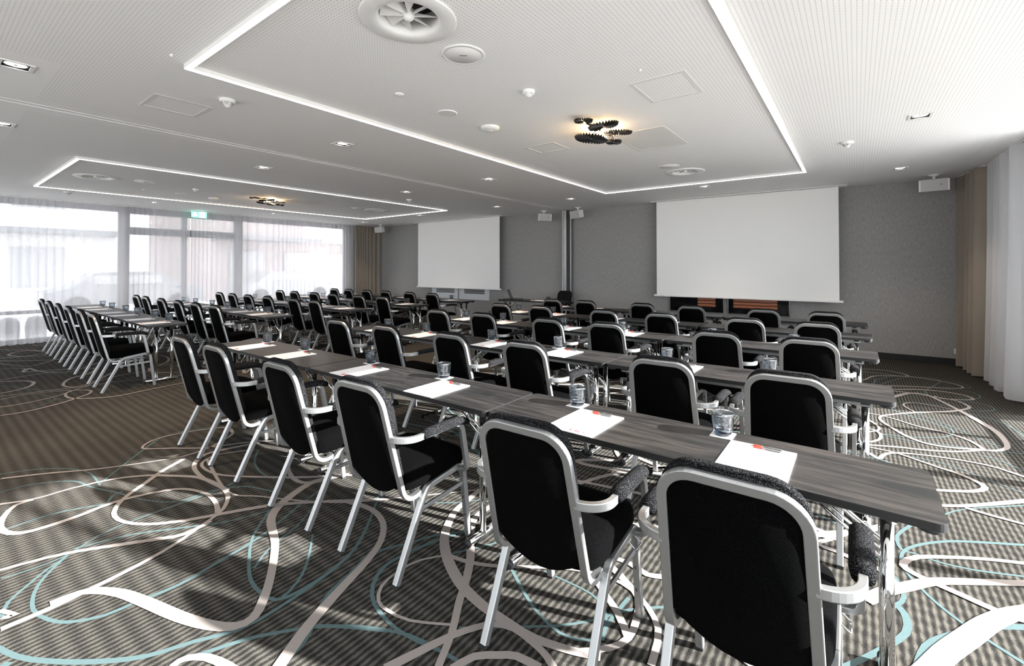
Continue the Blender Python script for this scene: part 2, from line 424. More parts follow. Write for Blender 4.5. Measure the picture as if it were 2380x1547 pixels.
BEIGE=[(0.035,[-4.88,0.42,-4.73,0.64,-4.54,0.87,-4.39,1.13,-4.3,1.34,-4.32,1.5,-4.37,1.6,-4.5,1.77,-4.59,1.81,-4.73,1.83,-4.83,1.73,-4.91,1.53,-4.92,1.33,-4.81,1.21,-4.72,1.21,-4.57,1.34,-4.36,1.51,-4.21,1.76,-4.0,2.0,-3.82,2.28]),
(0.045,[-4.36,0.37,-4.28,0.51,-4.28,0.7,-4.23,0.9,-4.11,1.06,-3.97,1.16,-3.78,1.27,-3.52,1.31,-3.33,1.29,-3.19,1.22,-3.12,1.15,-3.03,1.0,-2.96,0.87,-2.91,0.72,-2.87,0.53,-2.85,0.39,-2.85,0.25]),
(0.075,[-2.89,0.4,-2.88,0.49,-2.83,0.55,-2.72,0.61,-2.56,0.66,-2.34,0.72,-2.18,0.78,-2.09,0.84,-2.08,0.91,-2.15,0.98,-2.29,1.08,-2.54,1.22,-2.8,1.32,-2.93,1.44,-3.03,1.63,-3.05,1.76,-2.96,1.95]),
(0.05,[-4.23,1.32,-4.11,1.15,-3.99,1.03,-3.84,0.88,-3.71,0.8,-3.59,0.77,-3.46,0.79,-3.33,0.86,-3.22,0.98,-3.14,1.11,-3.05,1.27,-2.95,1.42,-2.74,1.63,-2.44,1.89]),
(0.05,[-3.14,1.16,-3.27,1.2,-3.47,1.21,-3.67,1.14,-3.76,1.01,-3.81,0.81,-3.77,0.62,-3.77,0.45,-3.83,0.37,-3.96,0.34,-4.13,0.37,-4.26,0.43,-4.27,0.51]),
(0.045,[-3.41,0.29,-3.33,0.52,-3.13,0.81,-3.04,0.95,-3.07,1.1]),
(0.03,[-4.08,1.43,-3.39,1.31,-3.14,1.41,-2.82,1.57,-2.6,1.72]),
(0.07,[-2.61,1.72,-2.42,1.75,-2.24,1.7,-2.1,1.58,-2.01,1.42,-1.94,1.24,-1.85,1.03,-1.75,0.86,-1.7,0.77]),
(0.06,[-2.04,0.58,-2.07,0.62,-2.07,0.66,-2.01,0.71,-1.91,0.74,-1.84,0.75]),
(0.05,[-4.11,1.84,-4.18,1.62,-4.2,1.46,-4.08,1.35,-3.92,1.3,-3.68,1.29,-3.4,1.32]),
(0.04,[-3.99,1.74,-4.11,1.53,-4.08,1.42,-3.98,1.36,-3.79,1.36,-3.62,1.42,-3.33,1.61,-3.15,1.75,-2.75,2.12]),
(0.045,[-3.74,1.92,-3.52,1.78,-3.26,1.68,-3.1,1.68,-3.02,1.77]),
(0.03,[-3.01,0.26,-2.91,0.3,-2.94,0.26]),
(0.03,[-2.58,1.74,-2.4,1.94,-2.24,2.12,-2.07,2.32]),
(0.075,[-2.05,2.35,-2.02,2.21,-1.99,2.05,-1.89,1.87,-1.79,1.76,-1.68,1.68,-1.57,1.62,-1.47,1.58,-1.33,1.55,-1.18,1.54,-1.06,1.54,-0.9,1.58,-0.8,1.62]),
(0.06,[-1.85,2.24,-1.84,2.06,-1.73,1.9,-1.61,1.77,-1.51,1.63,-1.44,1.51,-1.34,1.36,-1.27,1.22,-1.24,1.17]),
(0.06,[-1.42,1.09,-1.38,1.21,-1.33,1.35,-1.28,1.44,-1.23,1.5,-1.15,1.53,-1.05,1.52,-0.97,1.5,-0.9,1.46]),
(0.07,[-1.22,1.24,-1.19,1.33,-1.12,1.39,-1.06,1.43,-0.96,1.44]),
(0.022,[-1.71,1.72,-1.8,1.6,-1.82,1.47,-1.8,1.36,-1.73,1.29,-1.65,1.28,-1.53,1.3,-1.37,1.39]),
(0.04,[-1.75,1.71,-1.61,1.73,-1.47,1.79,-1.35,1.87,-1.15,2.0,-0.96,2.06,-0.8,2.02,-0.67,1.89,-0.63,1.7]),
(0.06,[-0.89,1.58,-0.79,1.68,-0.75,1.77,-0.76,1.88,-0.8,2.01,-0.88,2.07,-1.0,2.14,-1.1,2.13]),
(0.05,[-1.08,2.2,-0.94,2.22,-0.83,2.19,-0.76,2.22,-0.61,2.28]),
(0.045,[-0.75,1.77,-0.84,1.87,-0.97,1.97,-1.04,2.02]),
(0.07,[-0.66,2.18,-0.56,2.08,-0.47,2.0,-0.37,1.95,-0.29,1.93,-0.19,1.96]),
(0.11,[0.67,3.05,0.57,2.94,0.51,2.87,0.43,2.75,0.35,2.6,0.27,2.45,0.21,2.32,0.13,2.16]),
(0.085,[0.02,2.61,0.11,2.76,0.17,2.83,0.28,2.96,0.43,3.07,0.62,3.2,0.75,3.28]),
(0.055,[0.8,3.48,0.67,3.42,0.54,3.36,0.39,3.27,0.24,3.16,0.18,3.06,0.19,3.0,0.26,2.96,0.37,2.92,0.5,2.87,0.57,2.87]),
(0.06,[0.41,3.93,0.57,4.05,0.85,4.33,1.05,4.54]),
(0.04,[0.53,3.99,0.64,3.96,0.77,3.94,0.9,3.92]),
(0.05,[0.1,2.91,0.15,2.81]),
(0.05,[-0.02,3.26,-0.1,3.12,-0.18,2.99,-0.1,2.97,-0.01,2.94,0.12,2.91]),
(0.045,[0.06,8.53,0.28,8.62,0.49,8.52,0.56,8.37,0.48,8.28,0.27,8.33,0.05,8.31]),
(0.05,[-0.21,7.26,0.05,7.68,0.18,8.07,0.35,8.21,0.56,8.32,0.81,8.28,1.01,8.13,1.05,7.94,0.9,7.81,0.61,7.68,0.32,7.52,-0.06,7.29]),
(0.05,[0.09,7.17,0.34,7.32,0.6,7.51,0.83,7.56,1.01,7.48,1.05,7.31,0.91,7.2,0.76,7.16,0.72,7.24]),
(0.07,[0.21,6.6,0.36,6.97,0.51,7.24,0.64,7.26,0.75,7.0,0.85,6.67,0.94,6.34,1.01,5.99,1.01,5.64,0.97,5.47,0.88,5.36,0.79,5.33]),
(0.05,[0.24,7.28,0.35,7.24,0.51,7.24,0.7,7.19,0.88,7.14,0.96,6.92,0.91,6.76,0.75,6.54,0.5,6.32,0.32,6.12,0.19,5.94,0.18,5.77,0.24,5.6,0.35,5.36,0.48,5.24,0.65,5.26,0.84,5.36]),
(0.04,[-0.05,6.0,0.1,5.98,0.25,5.93,0.46,5.76,0.65,5.69,0.78,5.54,0.83,5.35]),
(0.045,[-0.04,4.87,0.08,4.91,0.25,4.99,0.44,5.05,0.63,5.15,0.78,5.29,0.88,5.37]),
(0.05,[0.07,4.7,0.13,4.6,0.15,4.68,0.2,4.79,0.34,4.88,0.57,4.94,0.73,4.95,0.84,4.92,0.95,4.83,1.0,4.79]),
(0.05,[0.08,4.85,0.25,4.83,0.37,4.75,0.49,4.67,0.6,4.6,0.68,4.49,0.68,4.4,0.6,4.3,0.41,4.18,0.28,4.11]),
(0.025,[0.8,6.67,0.66,6.72,0.51,6.75,0.42,6.66,0.4,6.53,0.48,6.3]),
(0.04,[-0.05,5.88,0.09,5.7,0.15,5.54,0.15,5.41,0.06,5.27]),
(0.05,[0.08,4.99,0.15,5.13,0.16,5.3,0.11,5.4,0.02,5.39]),
(0.045,[-6.97,0.59,-6.94,0.75,-7.01,0.93,-7.11,1.1,-7.22,1.21,-7.31,1.31,-7.47,1.37,-7.6,1.33,-7.68,1.23,-7.52,1.15,-7.27,1.15,-7.08,1.27,-6.94,1.5,-6.99,1.81,-7.04,2.21,-6.99,2.4]),
(0.035,[-7.39,0.62,-7.38,0.79,-7.49,1.06,-7.74,1.3,-8.17,1.68,-8.26,1.96,-8.25,2.16]),
(0.03,[-7.81,0.66,-7.88,0.85,-7.77,1.16,-7.68,1.23]),
(0.03,[-8.02,0.67,-7.95,0.92,-7.89,1.18,-7.81,1.38,-7.83,1.62,-7.71,1.91,-7.32,2.3]),
(0.055,[-8.56,1.8,-8.05,1.5,-7.89,1.32,-7.97,1.24,-8.19,1.23,-8.54,1.35,-8.72,1.56,-9.03,1.7,-9.22,1.65,-9.42,1.41,-9.57,1.1,-9.64,1.03,-9.91,1.11,-9.46,1.19,-9.14,1.37,-9.23,1.55,-9.65,1.87]),
(0.03,[-9.64,1.03,-9.83,1.1,-10.09,1.0,-10.17,0.85]),
(0.05,[-9.05,0.76,-8.86,0.95,-8.65,1.02,-8.38,0.95,-8.25,0.82,-8.2,0.69]),
(0.03,[-9.17,0.77,-9.24,0.99,-9.35,1.4,-9.51,1.68]),
(0.035,[-10.75,0.9,-10.35,1.03,-10.11,1.16,-10.33,1.36,-10.66,1.59,-11.03,1.85,-11.86,2.25]),
(0.05,[-11.43,1.51,-11.17,1.42,-11.32,1.21,-11.62,1.08,-11.83,1.1,-12.03,1.21,-12.03,1.38,-11.56,1.52]),
(0.03,[-12.61,1.05,-12.21,1.31,-11.8,1.56,-11.91,1.99]),
(0.035,[-12.87,1.96,-12.85,1.69,-12.81,1.49,-12.37,1.74,-12.2,2.0,-12.68,2.36]),
(0.05,[-7.76,2.43,-8.05,2.18,-8.35,2.17,-8.54,2.27,-8.6,2.51]),
(0.05,[-8.62,2.35,-8.86,2.54,-9.25,2.65,-9.6,2.64])]
TEAL=[(0.022,[-4.6,0.39,-4.59,0.54,-4.43,0.72,-4.2,0.78,-3.97,0.86,-3.68,0.95,-3.5,1.07,-3.49,1.25,-3.38,1.41,-3.23,1.47,-3.12,1.5]),
(0.022,[-5.0,0.42,-4.92,0.58,-4.75,0.73,-4.52,0.82,-4.19,0.82]),
(0.022,[-4.22,0.82,-4.37,0.93,-4.67,1.15,-4.95,1.39,-4.96,1.58,-4.88,1.75]),
(0.022,[-3.92,0.35,-3.94,0.54,-3.87,0.71,-3.78,0.85]),
(0.022,[-3.84,0.79,-3.93,0.83,-3.96,0.89]),
(0.022,[-3.32,0.29,-3.3,0.39,-3.31,0.51,-3.41,0.66,-3.45,0.81,-3.46,1.09,-3.48,1.35,-3.6,1.5]),
(0.022,[-3.36,0.55,-3.28,0.77,-3.14,0.96,-2.99,1.16,-2.91,1.4]),
(0.022,[-2.95,0.26,-3.06,0.29,-3.16,0.37,-3.24,0.44,-3.3,0.52]),
(0.03,[-3.31,0.52,-3.17,0.42,-3.05,0.37,-2.9,0.35,-2.77,0.38,-2.68,0.43,-2.61,0.53,-2.6,0.64,-2.58,0.79,-2.62,0.98,-2.68,1.21,-2.84,1.53,-2.91,1.69]),
(0.035,[-2.77,0.22,-2.61,0.27,-2.48,0.34,-2.33,0.45,-2.21,0.57,-2.14,0.71,-2.08,0.81,-2.05,0.92,-2.07,1.16,-2.1,1.31]),
(0.03,[-2.06,0.68,-1.99,0.83,-1.92,0.93,-1.79,1.07,-1.56,1.21]),
(0.03,[-2.91,1.36,-2.71,1.18,-2.5,1.07,-2.34,1.01,-2.21,1.0,-2.11,1.02,-2.08,1.12,-2.1,1.3,-2.18,1.49,-2.42,1.77,-2.71,2.05,-3.08,2.3]),
(0.022,[-2.46,1.39,-2.26,1.25,-2.15,1.14,-2.1,1.04]),
(0.03,[-1.76,0.85,-1.77,0.94,-1.82,1.02,-1.95,1.17,-2.0,1.32,-2.07,1.5]),
(0.022,[-2.9,1.73,-2.64,1.42,-2.53,1.19,-2.42,1.06]),
(0.05,[-2.6,0.23,-2.57,0.25]),
(0.022,[-3.96,1.76,-3.75,1.64,-3.51,1.58,-3.32,1.59]),
(0.035,[-1.83,1.04,-1.71,1.13,-1.59,1.2,-1.47,1.25,-1.34,1.27,-1.22,1.28,-1.17,1.27]),
(0.03,[-1.75,1.96,-1.89,1.82,-1.97,1.65,-2.04,1.52,-2.02,1.43]),
(0.032,[-1.81,1.87,-1.85,1.81,-1.9,1.61,-1.91,1.46,-1.84,1.34,-1.73,1.27,-1.56,1.24,-1.42,1.25,-1.33,1.27]),
(0.03,[-1.52,1.9,-1.39,1.83,-1.27,1.75,-1.13,1.67,-0.99,1.63,-0.9,1.65,-0.85,1.71,-0.85,1.84,-0.84,1.99]),
(0.022,[-1.34,1.4,-1.22,1.49,-1.12,1.57,-1.01,1.66,-0.92,1.76,-0.81,1.92,-0.68,2.04]),
(0.015,[-2.33,1.96,-2.16,2.05,-2.02,2.17,-1.91,2.32]),
(0.022,[-1.71,1.74,-1.59,1.94,-1.48,2.15,-1.32,2.3]),
(0.022,[-1.25,1.91,-0.99,1.91,-0.88,1.84,-0.83,1.7]),
(0.03,[0.86,3.75,0.71,3.65,0.54,3.55,0.39,3.45,0.25,3.3,0.18,3.16,0.18,3.0,0.23,2.87,0.28,2.78,0.36,2.68,0.5,2.56]),
(0.028,[0.24,3.53,0.17,3.35,0.18,3.2,0.23,3.2,0.32,3.18,0.45,3.2,0.64,3.28,0.76,3.34]),
(0.05,[-0.07,2.1,0.02,2.24,0.09,2.36,0.15,2.48,0.16,2.58,0.14,2.65,0.08,2.68]),
(0.05,[0.17,2.29,0.21,2.44,0.27,2.54,0.36,2.65,0.45,2.75,0.55,2.82,0.63,2.87]),
(0.03,[0.08,2.58,0.15,2.7,0.16,2.8,0.12,2.94,0.07,3.03]),
(0.022,[0.4,3.78,0.51,3.95,0.76,4.19,0.96,4.36]),
(0.022,[-0.19,3.09,-0.11,3.15]),
(0.022,[-0.2,3.35,-0.11,3.3,-0.02,3.25]),
(0.022,[0.04,8.18,0.17,8.0,0.17,7.6,0.18,7.47]),
(0.022,[0.03,7.26,0.17,7.6,0.19,7.81,0.31,8.08,0.32,8.23]),
(0.022,[0.21,7.49,0.5,8.2,0.75,8.41,0.88,8.28,0.75,7.8,0.66,7.48,0.67,7.24]),
(0.022,[0.56,8.29,0.83,8.42,1.03,8.34,1.14,8.09,1.08,7.94]),
(0.022,[0.77,7.73,0.96,7.79,1.11,7.73,1.14,7.52,1.08,7.39,0.91,7.34]),
(0.022,[0.88,7.14,1.1,7.16,1.16,6.94,1.04,6.79,0.92,6.73]),
(0.022,[0.9,6.56,1.02,6.54,1.14,6.33,1.18,5.97]),
(0.022,[0.34,6.66,0.54,6.77,0.79,6.82]),
(0.022,[0.28,6.31,0.43,6.12,0.59,5.97,0.69,5.84,0.68,5.69,0.59,5.53,0.38,5.37,0.17,5.31]),
(0.02,[0.49,6.28,0.73,5.92,0.88,5.62,0.95,5.53]),
(0.016,[-0.05,5.44,0.09,5.39,0.27,5.25,0.56,5.3,0.83,5.35,1.07,5.44]),
(0.016,[0.77,5.18,0.88,5.13,0.98,4.97]),
(0.018,[0.34,4.82,0.55,4.78,0.72,4.63,0.88,4.48]),
(0.02,[-9.46,1.01,-9.51,1.05,-9.37,1.16,-9.0,1.35,-9.22,1.43]),
(0.018,[-8.34,0.9,-7.95,1.05,-7.77,1.23,-7.49,1.4]),
(0.018,[-7.9,0.91,-7.65,1.01,-7.35,1.04,-7.21,0.96,-7.06,0.82]),
(0.018,[-7.39,1.03,-7.17,1.14,-6.97,1.3,-6.83,1.55,-6.89,2.03,-6.93,2.29]),
(0.016,[-7.19,1.49,-7.29,1.73,-7.51,1.96]),
(0.018,[-8.69,0.73,-8.59,0.83,-8.27,0.9]),
(0.02,[-10.26,1.27,-10.5,1.39,-10.81,1.65]),
(0.02,[-12.59,1.11,-12.23,1.13])]
# ------------------------------------------------------------------ room shell
XL, XR, YB, YF, ZC = -13.35, 1.75, -3.2, 9.75, 2.9
XC = 1.46                                          # the ceiling board stops at the curtain recess
DOWN = [(-4.63, .44), (-4.62, 2.94), (-4.61, 5.49), (-4.61, 8.06), (.47, 3.1), (.48, 5.6), (.5, 8.37), (-2.08, 8.21), (-6.61, .54), (-6.58, 2.97), (-6.6, 5.51),
        (-6.53, 8.06), (-9.23, 8.15), (-11.91, 3.16), (-11.91, 5.64), (-11.96, 8.35)]
VENT = [(-2.0, 1.68), (-1.98, 6.79), (-9.31, 1.74), (-9.24, 6.79)]
TRK = (-5.69, -5.59)
def structure(o): o['kind'] = 'structure'; return o

bm_ = MB()
bm_.add([(XL - .2, YB, 0), (XR + .2, YB, 0), (XR + .2, YF + .1, 0), (XL - .2, YF + .1, 0)], [(0, 1, 2, 3)], 0)
def spline(q, closed=False):
    P = [(q[i], q[i + 1]) for i in range(0, len(q), 2)]
    out = []
    for i in range(len(P) - 1):
        p0 = P[max(i - 1, 0)]; p1 = P[i]; p2 = P[i + 1]; p3 = P[min(i + 2, len(P) - 1)]
        n = max(2, min(14, int(math.dist(p1, p2) / 0.05)))
        for k in range(n):
            t = k / n
            out.append(tuple(0.5 * (2 * p1[c] + (p2[c] - p0[c]) * t + (2 * p0[c] - 5 * p1[c] + 4 * p2[c] - p3[c]) * t * t + (3 * p1[c] - p0[c] - 3 * p2[c] + p3[c]) * t ** 3) for c in (0, 1)))
    out.append(P[-1]); return out
def ribbon(mb, q, w, z, mi, ph=0.0):
    P = spline(q); n = len(P); vs = []; s_ = 0
    for i in range(n):
        a = P[max(i - 1, 0)]; b = P[min(i + 1, n - 1)]
        dx, dy = b[0] - a[0], b[1] - a[1]; l = math.hypot(dx, dy) or 1
        if i: s_ += math.dist(P[i], P[i - 1])
        c = Vector((dx, dy)).normalized()
        ww = w * (0.62 + 0.30 * math.sin(s_ * 1.9 + ph) ** 2)
        vs += [(P[i][0] - dy / l * ww / 2, P[i][1] + dx / l * ww / 2, z), (P[i][0] + dy / l * ww / 2, P[i][1] - dx / l * ww / 2, z)]
    mb.add(vs, [(2 * i, 2 * i + 1, 2 * i + 3, 2 * i + 2) for i in range(n - 1)], mi)
k_ = 0
for w, q in TEAL:
    k_ += 1; ribbon(bm_, q, w * 0.78, 0.0010 + 0.00002 * k_, 2, k_)
for w, q in BEIGE:
    k_ += 1; ribbon(bm_, q, w * 0.82, 0.0032 + 0.00002 * k_, 1, k_)
rc = random.Random(11)
def loops(n, x0, x1, y0, y1):
    global k_
    for _ in range(n):
        cx_, cy_ = rc.uniform(x0, x1), rc.uniform(y0, y1); a0 = rc.uniform(0, PI); A = rc.uniform(.5, 1.25); B_ = rc.uniform(.22, .5); tl_ = rc.random() < .42
        q = []
        for k in range(22):
            t = 2 * PI * k / 18 + .3
            u = A * math.cos(t) + .25 * math.cos(2 * t + a0); v = B_ * math.sin(t) + .16 * math.sin(2 * t)
            q += [max(XL + .5, min(XR - .5, cx_ + u * math.cos(a0) - v * math.sin(a0))), min(YF - .9, cy_ + u * math.sin(a0) + v * math.cos(a0))]
        k_ += 1
        ribbon(bm_, q, rc.uniform(.02, .03) if tl_ else rc.uniform(.045, .08), (0.0010 if tl_ else .0032) + 0.00002 * k_, 2 if tl_ else 1, k_)
loops(22, -3.9, -.5, 3.0, 7.6); loops(30, -11.8, -7.9, 2.4, 8.0); loops(5, -11.9, -11, 0, 3); loops(6, -2, 1, -2, 0)
floor = structure(bm_.build('floor', [M['carpet'], M['ribbon'], M['teal']]))

# ceiling board with the openings for lamps, air diffusers and the folding-wall track
holes = [(x - .072, x + .072, y - .072, y + .072) for x, y in DOWN] + [(x - .178, x + .178, y - .178, y + .178) for x, y in VENT] + [(TRK[0], TRK[1], YB, YF)]
xs = sorted({XL, XC} | {h[0] for h in holes} | {h[1] for h in holes}); ys = sorted({YB, YF} | {h[2] for h in holes} | {h[3] for h in holes})
cb = MB(); vid = {}
def vv(i, j):
    if (i, j) not in vid: vid[i, j] = len(cb.v); cb.v.append((xs[i], ys[j], ZC))
    return vid[i, j]
for i in range(len(xs) - 1):
    for j in range(len(ys) - 1):
        mx_, my_ = (xs[i] + xs[i + 1]) / 2, (ys[j] + ys[j + 1]) / 2
        if any(h[0] < mx_ < h[1] and h[2] < my_ < h[3] for h in holes): continue
        cb.f.append([vv(i, j), vv(i, j + 1), vv(i + 1, j + 1), vv(i + 1, j)]); cb.mi.append(0); cb.sm.append(False)
cb.box((XC, YB, ZC), (XC + .02, YF, ZC + .24), 1)
structure(cb.build('ceiling', [M['ceiling'], M['plaster']]))
structure(MB().box((XL - .25, YB - .25, 3.15), (XR + .3, YF + .3, 3.3)).build('ceiling_slab', M['plaster']))
structure(MB().box((XL - .25, YB - .2, 3.3), (XR + .3, YF + 6, 16)).build('unseen_sun_block', M['plaster']))  # unseen block added overhead to keep the sun off the left street
# walls
structure(MB().box((XL - .25, YF, -.05), (XR + .3, YF + .2, 3.15)).build('wall_front', M['wall']))
wb = MB(); wb.box((XL - .25, YB - .2, 2.86), (XR + .3, YB, 3.15)); wb.box((XL - .25, YB - .2, -.05), (-12.5, YB, 2.86)); wb.box((.5, YB - .2, -.05), (XR + .3, YB, 2.86))
structure(wb.build('wall_back', M['plaster']))
wl = MB(); wl.box((XL - .2, 8.62, -.05), (XL, YF, 3.15)); wl.box((XL - .2, YB, 2.86), (XL, 8.62, 3.15))
structure(wl.build('wall_left', M['plaster']))
wr = MB(); wr.box((XR, 7.0, -.05), (XR + .2, YF, 3.15)); wr.box((XR, YB, 2.88), (XR + .2, 7.0, 3.15))
structure(wr.build('wall_right', M['plaster']))
structure(MB().box((-5.48, YF - .018, 0), (XR, YF, .10)).build('baseboard_front_right', M['base_black']))
structure(MB().box((XL, YF - .018, 0), (-5.72, YF, .10)).build('baseboard_front_left', M['base_black']))
# folding-wall jamb on the front wall and the double track in the ceiling
tj = MB(); tj.box((-5.705, 9.60, 0), (-5.615, YF, ZC), 0); tj.box((-5.725, 9.585, 0), (-5.70, YF, ZC), 1); tj.box((-5.615, 9.655, 0), (-5.535, YF, ZC), 2); tj.box((-5.535, 9.64, 0), (-5.505, YF, ZC), 0)
structure(tj.build('trim_1', [M['alu'], M['grille_grey'], mat('dark_grey_seal', (.05, .05, .052), .6)]))
tt = MB(); tt.box((TRK[0] - .012, YB, ZC - .004), (TRK[0] + .012, 9.59, ZC + .05), 0); tt.box((TRK[1] - .012, YB, ZC - .004), (TRK[1] + .012, 9.59, ZC + .05), 0)
tt.box((-5.648, YB, ZC + .002), (-5.632, 9.59, ZC + .05), 0); tt.box((TRK[0], YB, ZC + .045), (TRK[1], 9.59, ZC + .06), 1)
structure(tt.build('trim_2', [M['white_plastic'], M['grille_grey']]))

# glazing: frames are bars of real depth, panes carry the daylight
def glazing(name, x, y0, y1, z0, z1, ybars, zbars, fw_=.06, dep=.08, kind='structure'):
    f = MB()
    for y in [y0 + fw_ / 2] + list(ybars) + [y1 - fw_ / 2]:
        f.box((x - dep / 2, y - fw_ / 2, z0), (x + dep / 2, y + fw_ / 2, z1))
    for z, h in [(z0 + fw_ / 2, fw_), (z1 - fw_ / 2, fw_)] + list(zbars):
        f.box((x - dep / 2 + .004, y0, z - h / 2), (x + dep / 2 - .004, y1, z + h / 2))
    o = f.build(name, M['window_frame']); o['kind'] = kind
    p = MB().add([(x, y0 + fw_, z0 + fw_), (x, y1 - fw_, z0 + fw_), (x, y1 - fw_, z1 - fw_), (x, y0 + fw_, z1 - fw_)], [(0, 1, 2, 3)]).build('window_pane', M['pane'], o)
    return o
glazing('window_1', XL + .04, YB, 2.95, 0, 2.86, (-1.1, 1.0), [(.62, .07)], .09)
dr = glazing('door_1', XL + .04, 2.95, 5.36, 0, 2.86, (4.12,), [(2.36, .17)], .11)
MB().tube((XL + .12, 4.02, 1.05), (XL + .12, 3.92, 1.05), .011).tube((XL + .05, 4.02, 1.05), (XL + .12, 4.02, 1.05), .011).build('door_handle', M['alu'], dr)
MB().box((XL + .08, 4.5, 2.30), (XL + .13, 4.95, 2.35), bev=.006).build('door_closer', M['alu'], dr)
glazing('window_2', XL + .04, 5.36, 8.62, 0, 2.86, (), [(.62, .05)], .10)
glazing('window_3', XR + .04, YB, .6, 0, 2.88, (-2.2, -1.2, -.3), [(.34, .05)], .05)
glazing('window_4', XR + .04, .6, 4.9, 0, 2.88, (2.05, 3.5), [(.34, .05)], .05)
glazing('window_5', XR + .04, 4.9, 7.0, 0, 2.88, (6.0,), [(.34, .05)], .05)

wbk = MB()
for x in (-12.47, -10.3, -8.15, -6.0, -3.85, -1.7, .47): wbk.box((x - .03, YB - .12, 0), (x + .03, YB - .04, 2.86))
wbk.box((-12.5, YB - .118, 0), (.5, YB - .042, .06)); wbk.box((-12.5, YB - .118, 2.80), (.5, YB - .042, 2.86))
o_ = structure(wbk.build('added_back_window', M['window_frame']))  # assumed window behind the camera, added to brighten the left ceiling
MB().add([(-12.5, YB - .08, .03), (.5, YB - .08, .03), (.5, YB - .08, 2.83), (-12.5, YB - .08, 2.83)], [(0, 1, 2, 3)]).build('window_pane', M['pane'], o_)  # pane of the added window
structure(MB().box((-60, -40, -.35), (XR + .3, YB - .2, -.07)).build('added_ground_back', mat('added_bounce_paving', (0.36, 0.355, 0.35), 0.9, 0, .04, 1.5)))  # unseen ground added behind the assumed window, bounces light up to the ceiling
# outside: bright paving and the pale buildings across the street
structure(MB().box((-60, YB - .2, -.35), (XL - .25, 60, -.06)).build('ground_outside_left', mat('pale_paving', (0.70, 0.69, 0.68), 0.9, 0, .05, 1.5)))
structure(MB().box((XR + .3, -40, -.35), (40, 60, -.06)).build('ground_outside_right', mat('light_stone_paving', (0.30, 0.295, 0.285), 0.9, 0, .08, 1.5)))
M['fac'] = mat('pale_facade', (0.80, 0.79, 0.78), 0.9, 0, .03, 2); M['fac2'] = mat('brick_pink_facade', (0.46, 0.40, 0.39), 0.9, 0, .1, 3); M['darkglass'] = mat('shop_glass', (0.44, 0.45, 0.46), 0.4)
def house(x0, x1, y0, y1, h, mt, label, floors):
    t = empty('street_building', ((x0 + x1) / 2, (y0 + y1) / 2, -.06)); tag(t, label, 'building')
    ox, oy = t.location.x, t.location.y
    MB().box((x0 - ox, y0 - oy, 0), (x1 - ox, y1 - oy, h)).build('facade_wall', mt, t)
    MB().box((x1 - ox, y0 - oy, 2.9), (x1 - ox + 1.3, y1 - oy, 3.1)).build('awning', M['window_frame'], t)
    ny = int((y1 - y0) / 2.6)
    for fl in range(floors):
        for k in range(ny):
            yy = y0 - oy + .8 + k * 2.6
            MB().box((x1 - ox, yy, .8 + 3.2 * fl), (x1 - ox + .05, yy + 1.5, 2.4 + 3.2 * fl)).build('window', M['darkglass'], t)
house(-34, -26, -14, 5.5, 9, M['fac'], 'pale building across the street, seen through the sheer curtain left of the glass door', 2)
house(-33, -24, 8.5, 24, 8, M['fac2'], 'greyish pink building across the street, seen through the sheer curtain right of the glass door', 2)
def car(x, y, col, label):
    t = empty('parked_car', (x, y, -.06), 0); tag(t, label, 'car')
    prof = [(-2.1, .35), (-2.1, .8), (-1.5, .95), (-.9, 1.42), (.7, 1.45), (1.4, 1.0), (2.1, .85), (2.15, .35)]
    b = MB()
    vs = [(sx, y_, z_) for sx in (-.85, .85) for y_, z_ in prof]; n = len(prof)
    b.add(vs, [tuple(range(n - 1, -1, -1)), tuple(range(n, 2 * n))] + [(i, (i + 1) % n, (i + 1) % n + n, i + n) for i in range(n)])
    b.build('car_body', mat('car_paint', col, .3, .2), t)
    MB().box((-.87, -1.0, 1.0), (.87, .9, 1.36), bev=.04).build('side_window', M['darkglass'], t)
    for sx in (-.8, .8):
        for sy in (-1.35, 1.35): MB().tube((sx - .1, sy, .33), (sx + .1, sy, .33), .33, 20).build('wheel', M['rubber'], t)
car(-20.5, 4.6, (.35, .36, .38), 'grey parked car seen faintly through the sheer curtain behind the glass door')
car(-21.5, 10.6, (.30, .31, .33), 'grey parked car seen faintly through the curtain of the window right of the glass door')
t = empty('post_box', (-20.0, 13.75, -.06)); tag(t, 'red post box in the street, seen through the window right of the glass door', 'post box')
MB().box((-.06, -.06, 0), (.06, .06, .7)).build('post', M['window_frame'], t); MB().box((-.22, -.25, .65), (.22, .25, 1.7), bev=.04).build('box_body', M['red'], t)
for k, (yy, lb) in enumerate(((1.26, 'grey round planter outside the window, the one nearer the left picture edge'), (1.66, 'grey round planter outside the window, the one nearer the door'))):
    tag(MB().lathe([(.10, 0), (.15, .02), (.17, .3), (.16, .44), (.12, .53), (.04, .56)], 20).build('planter', M['grille_grey'], loc=(-13.85, yy, -.06)), lb, 'planter', 'planters outside the window')

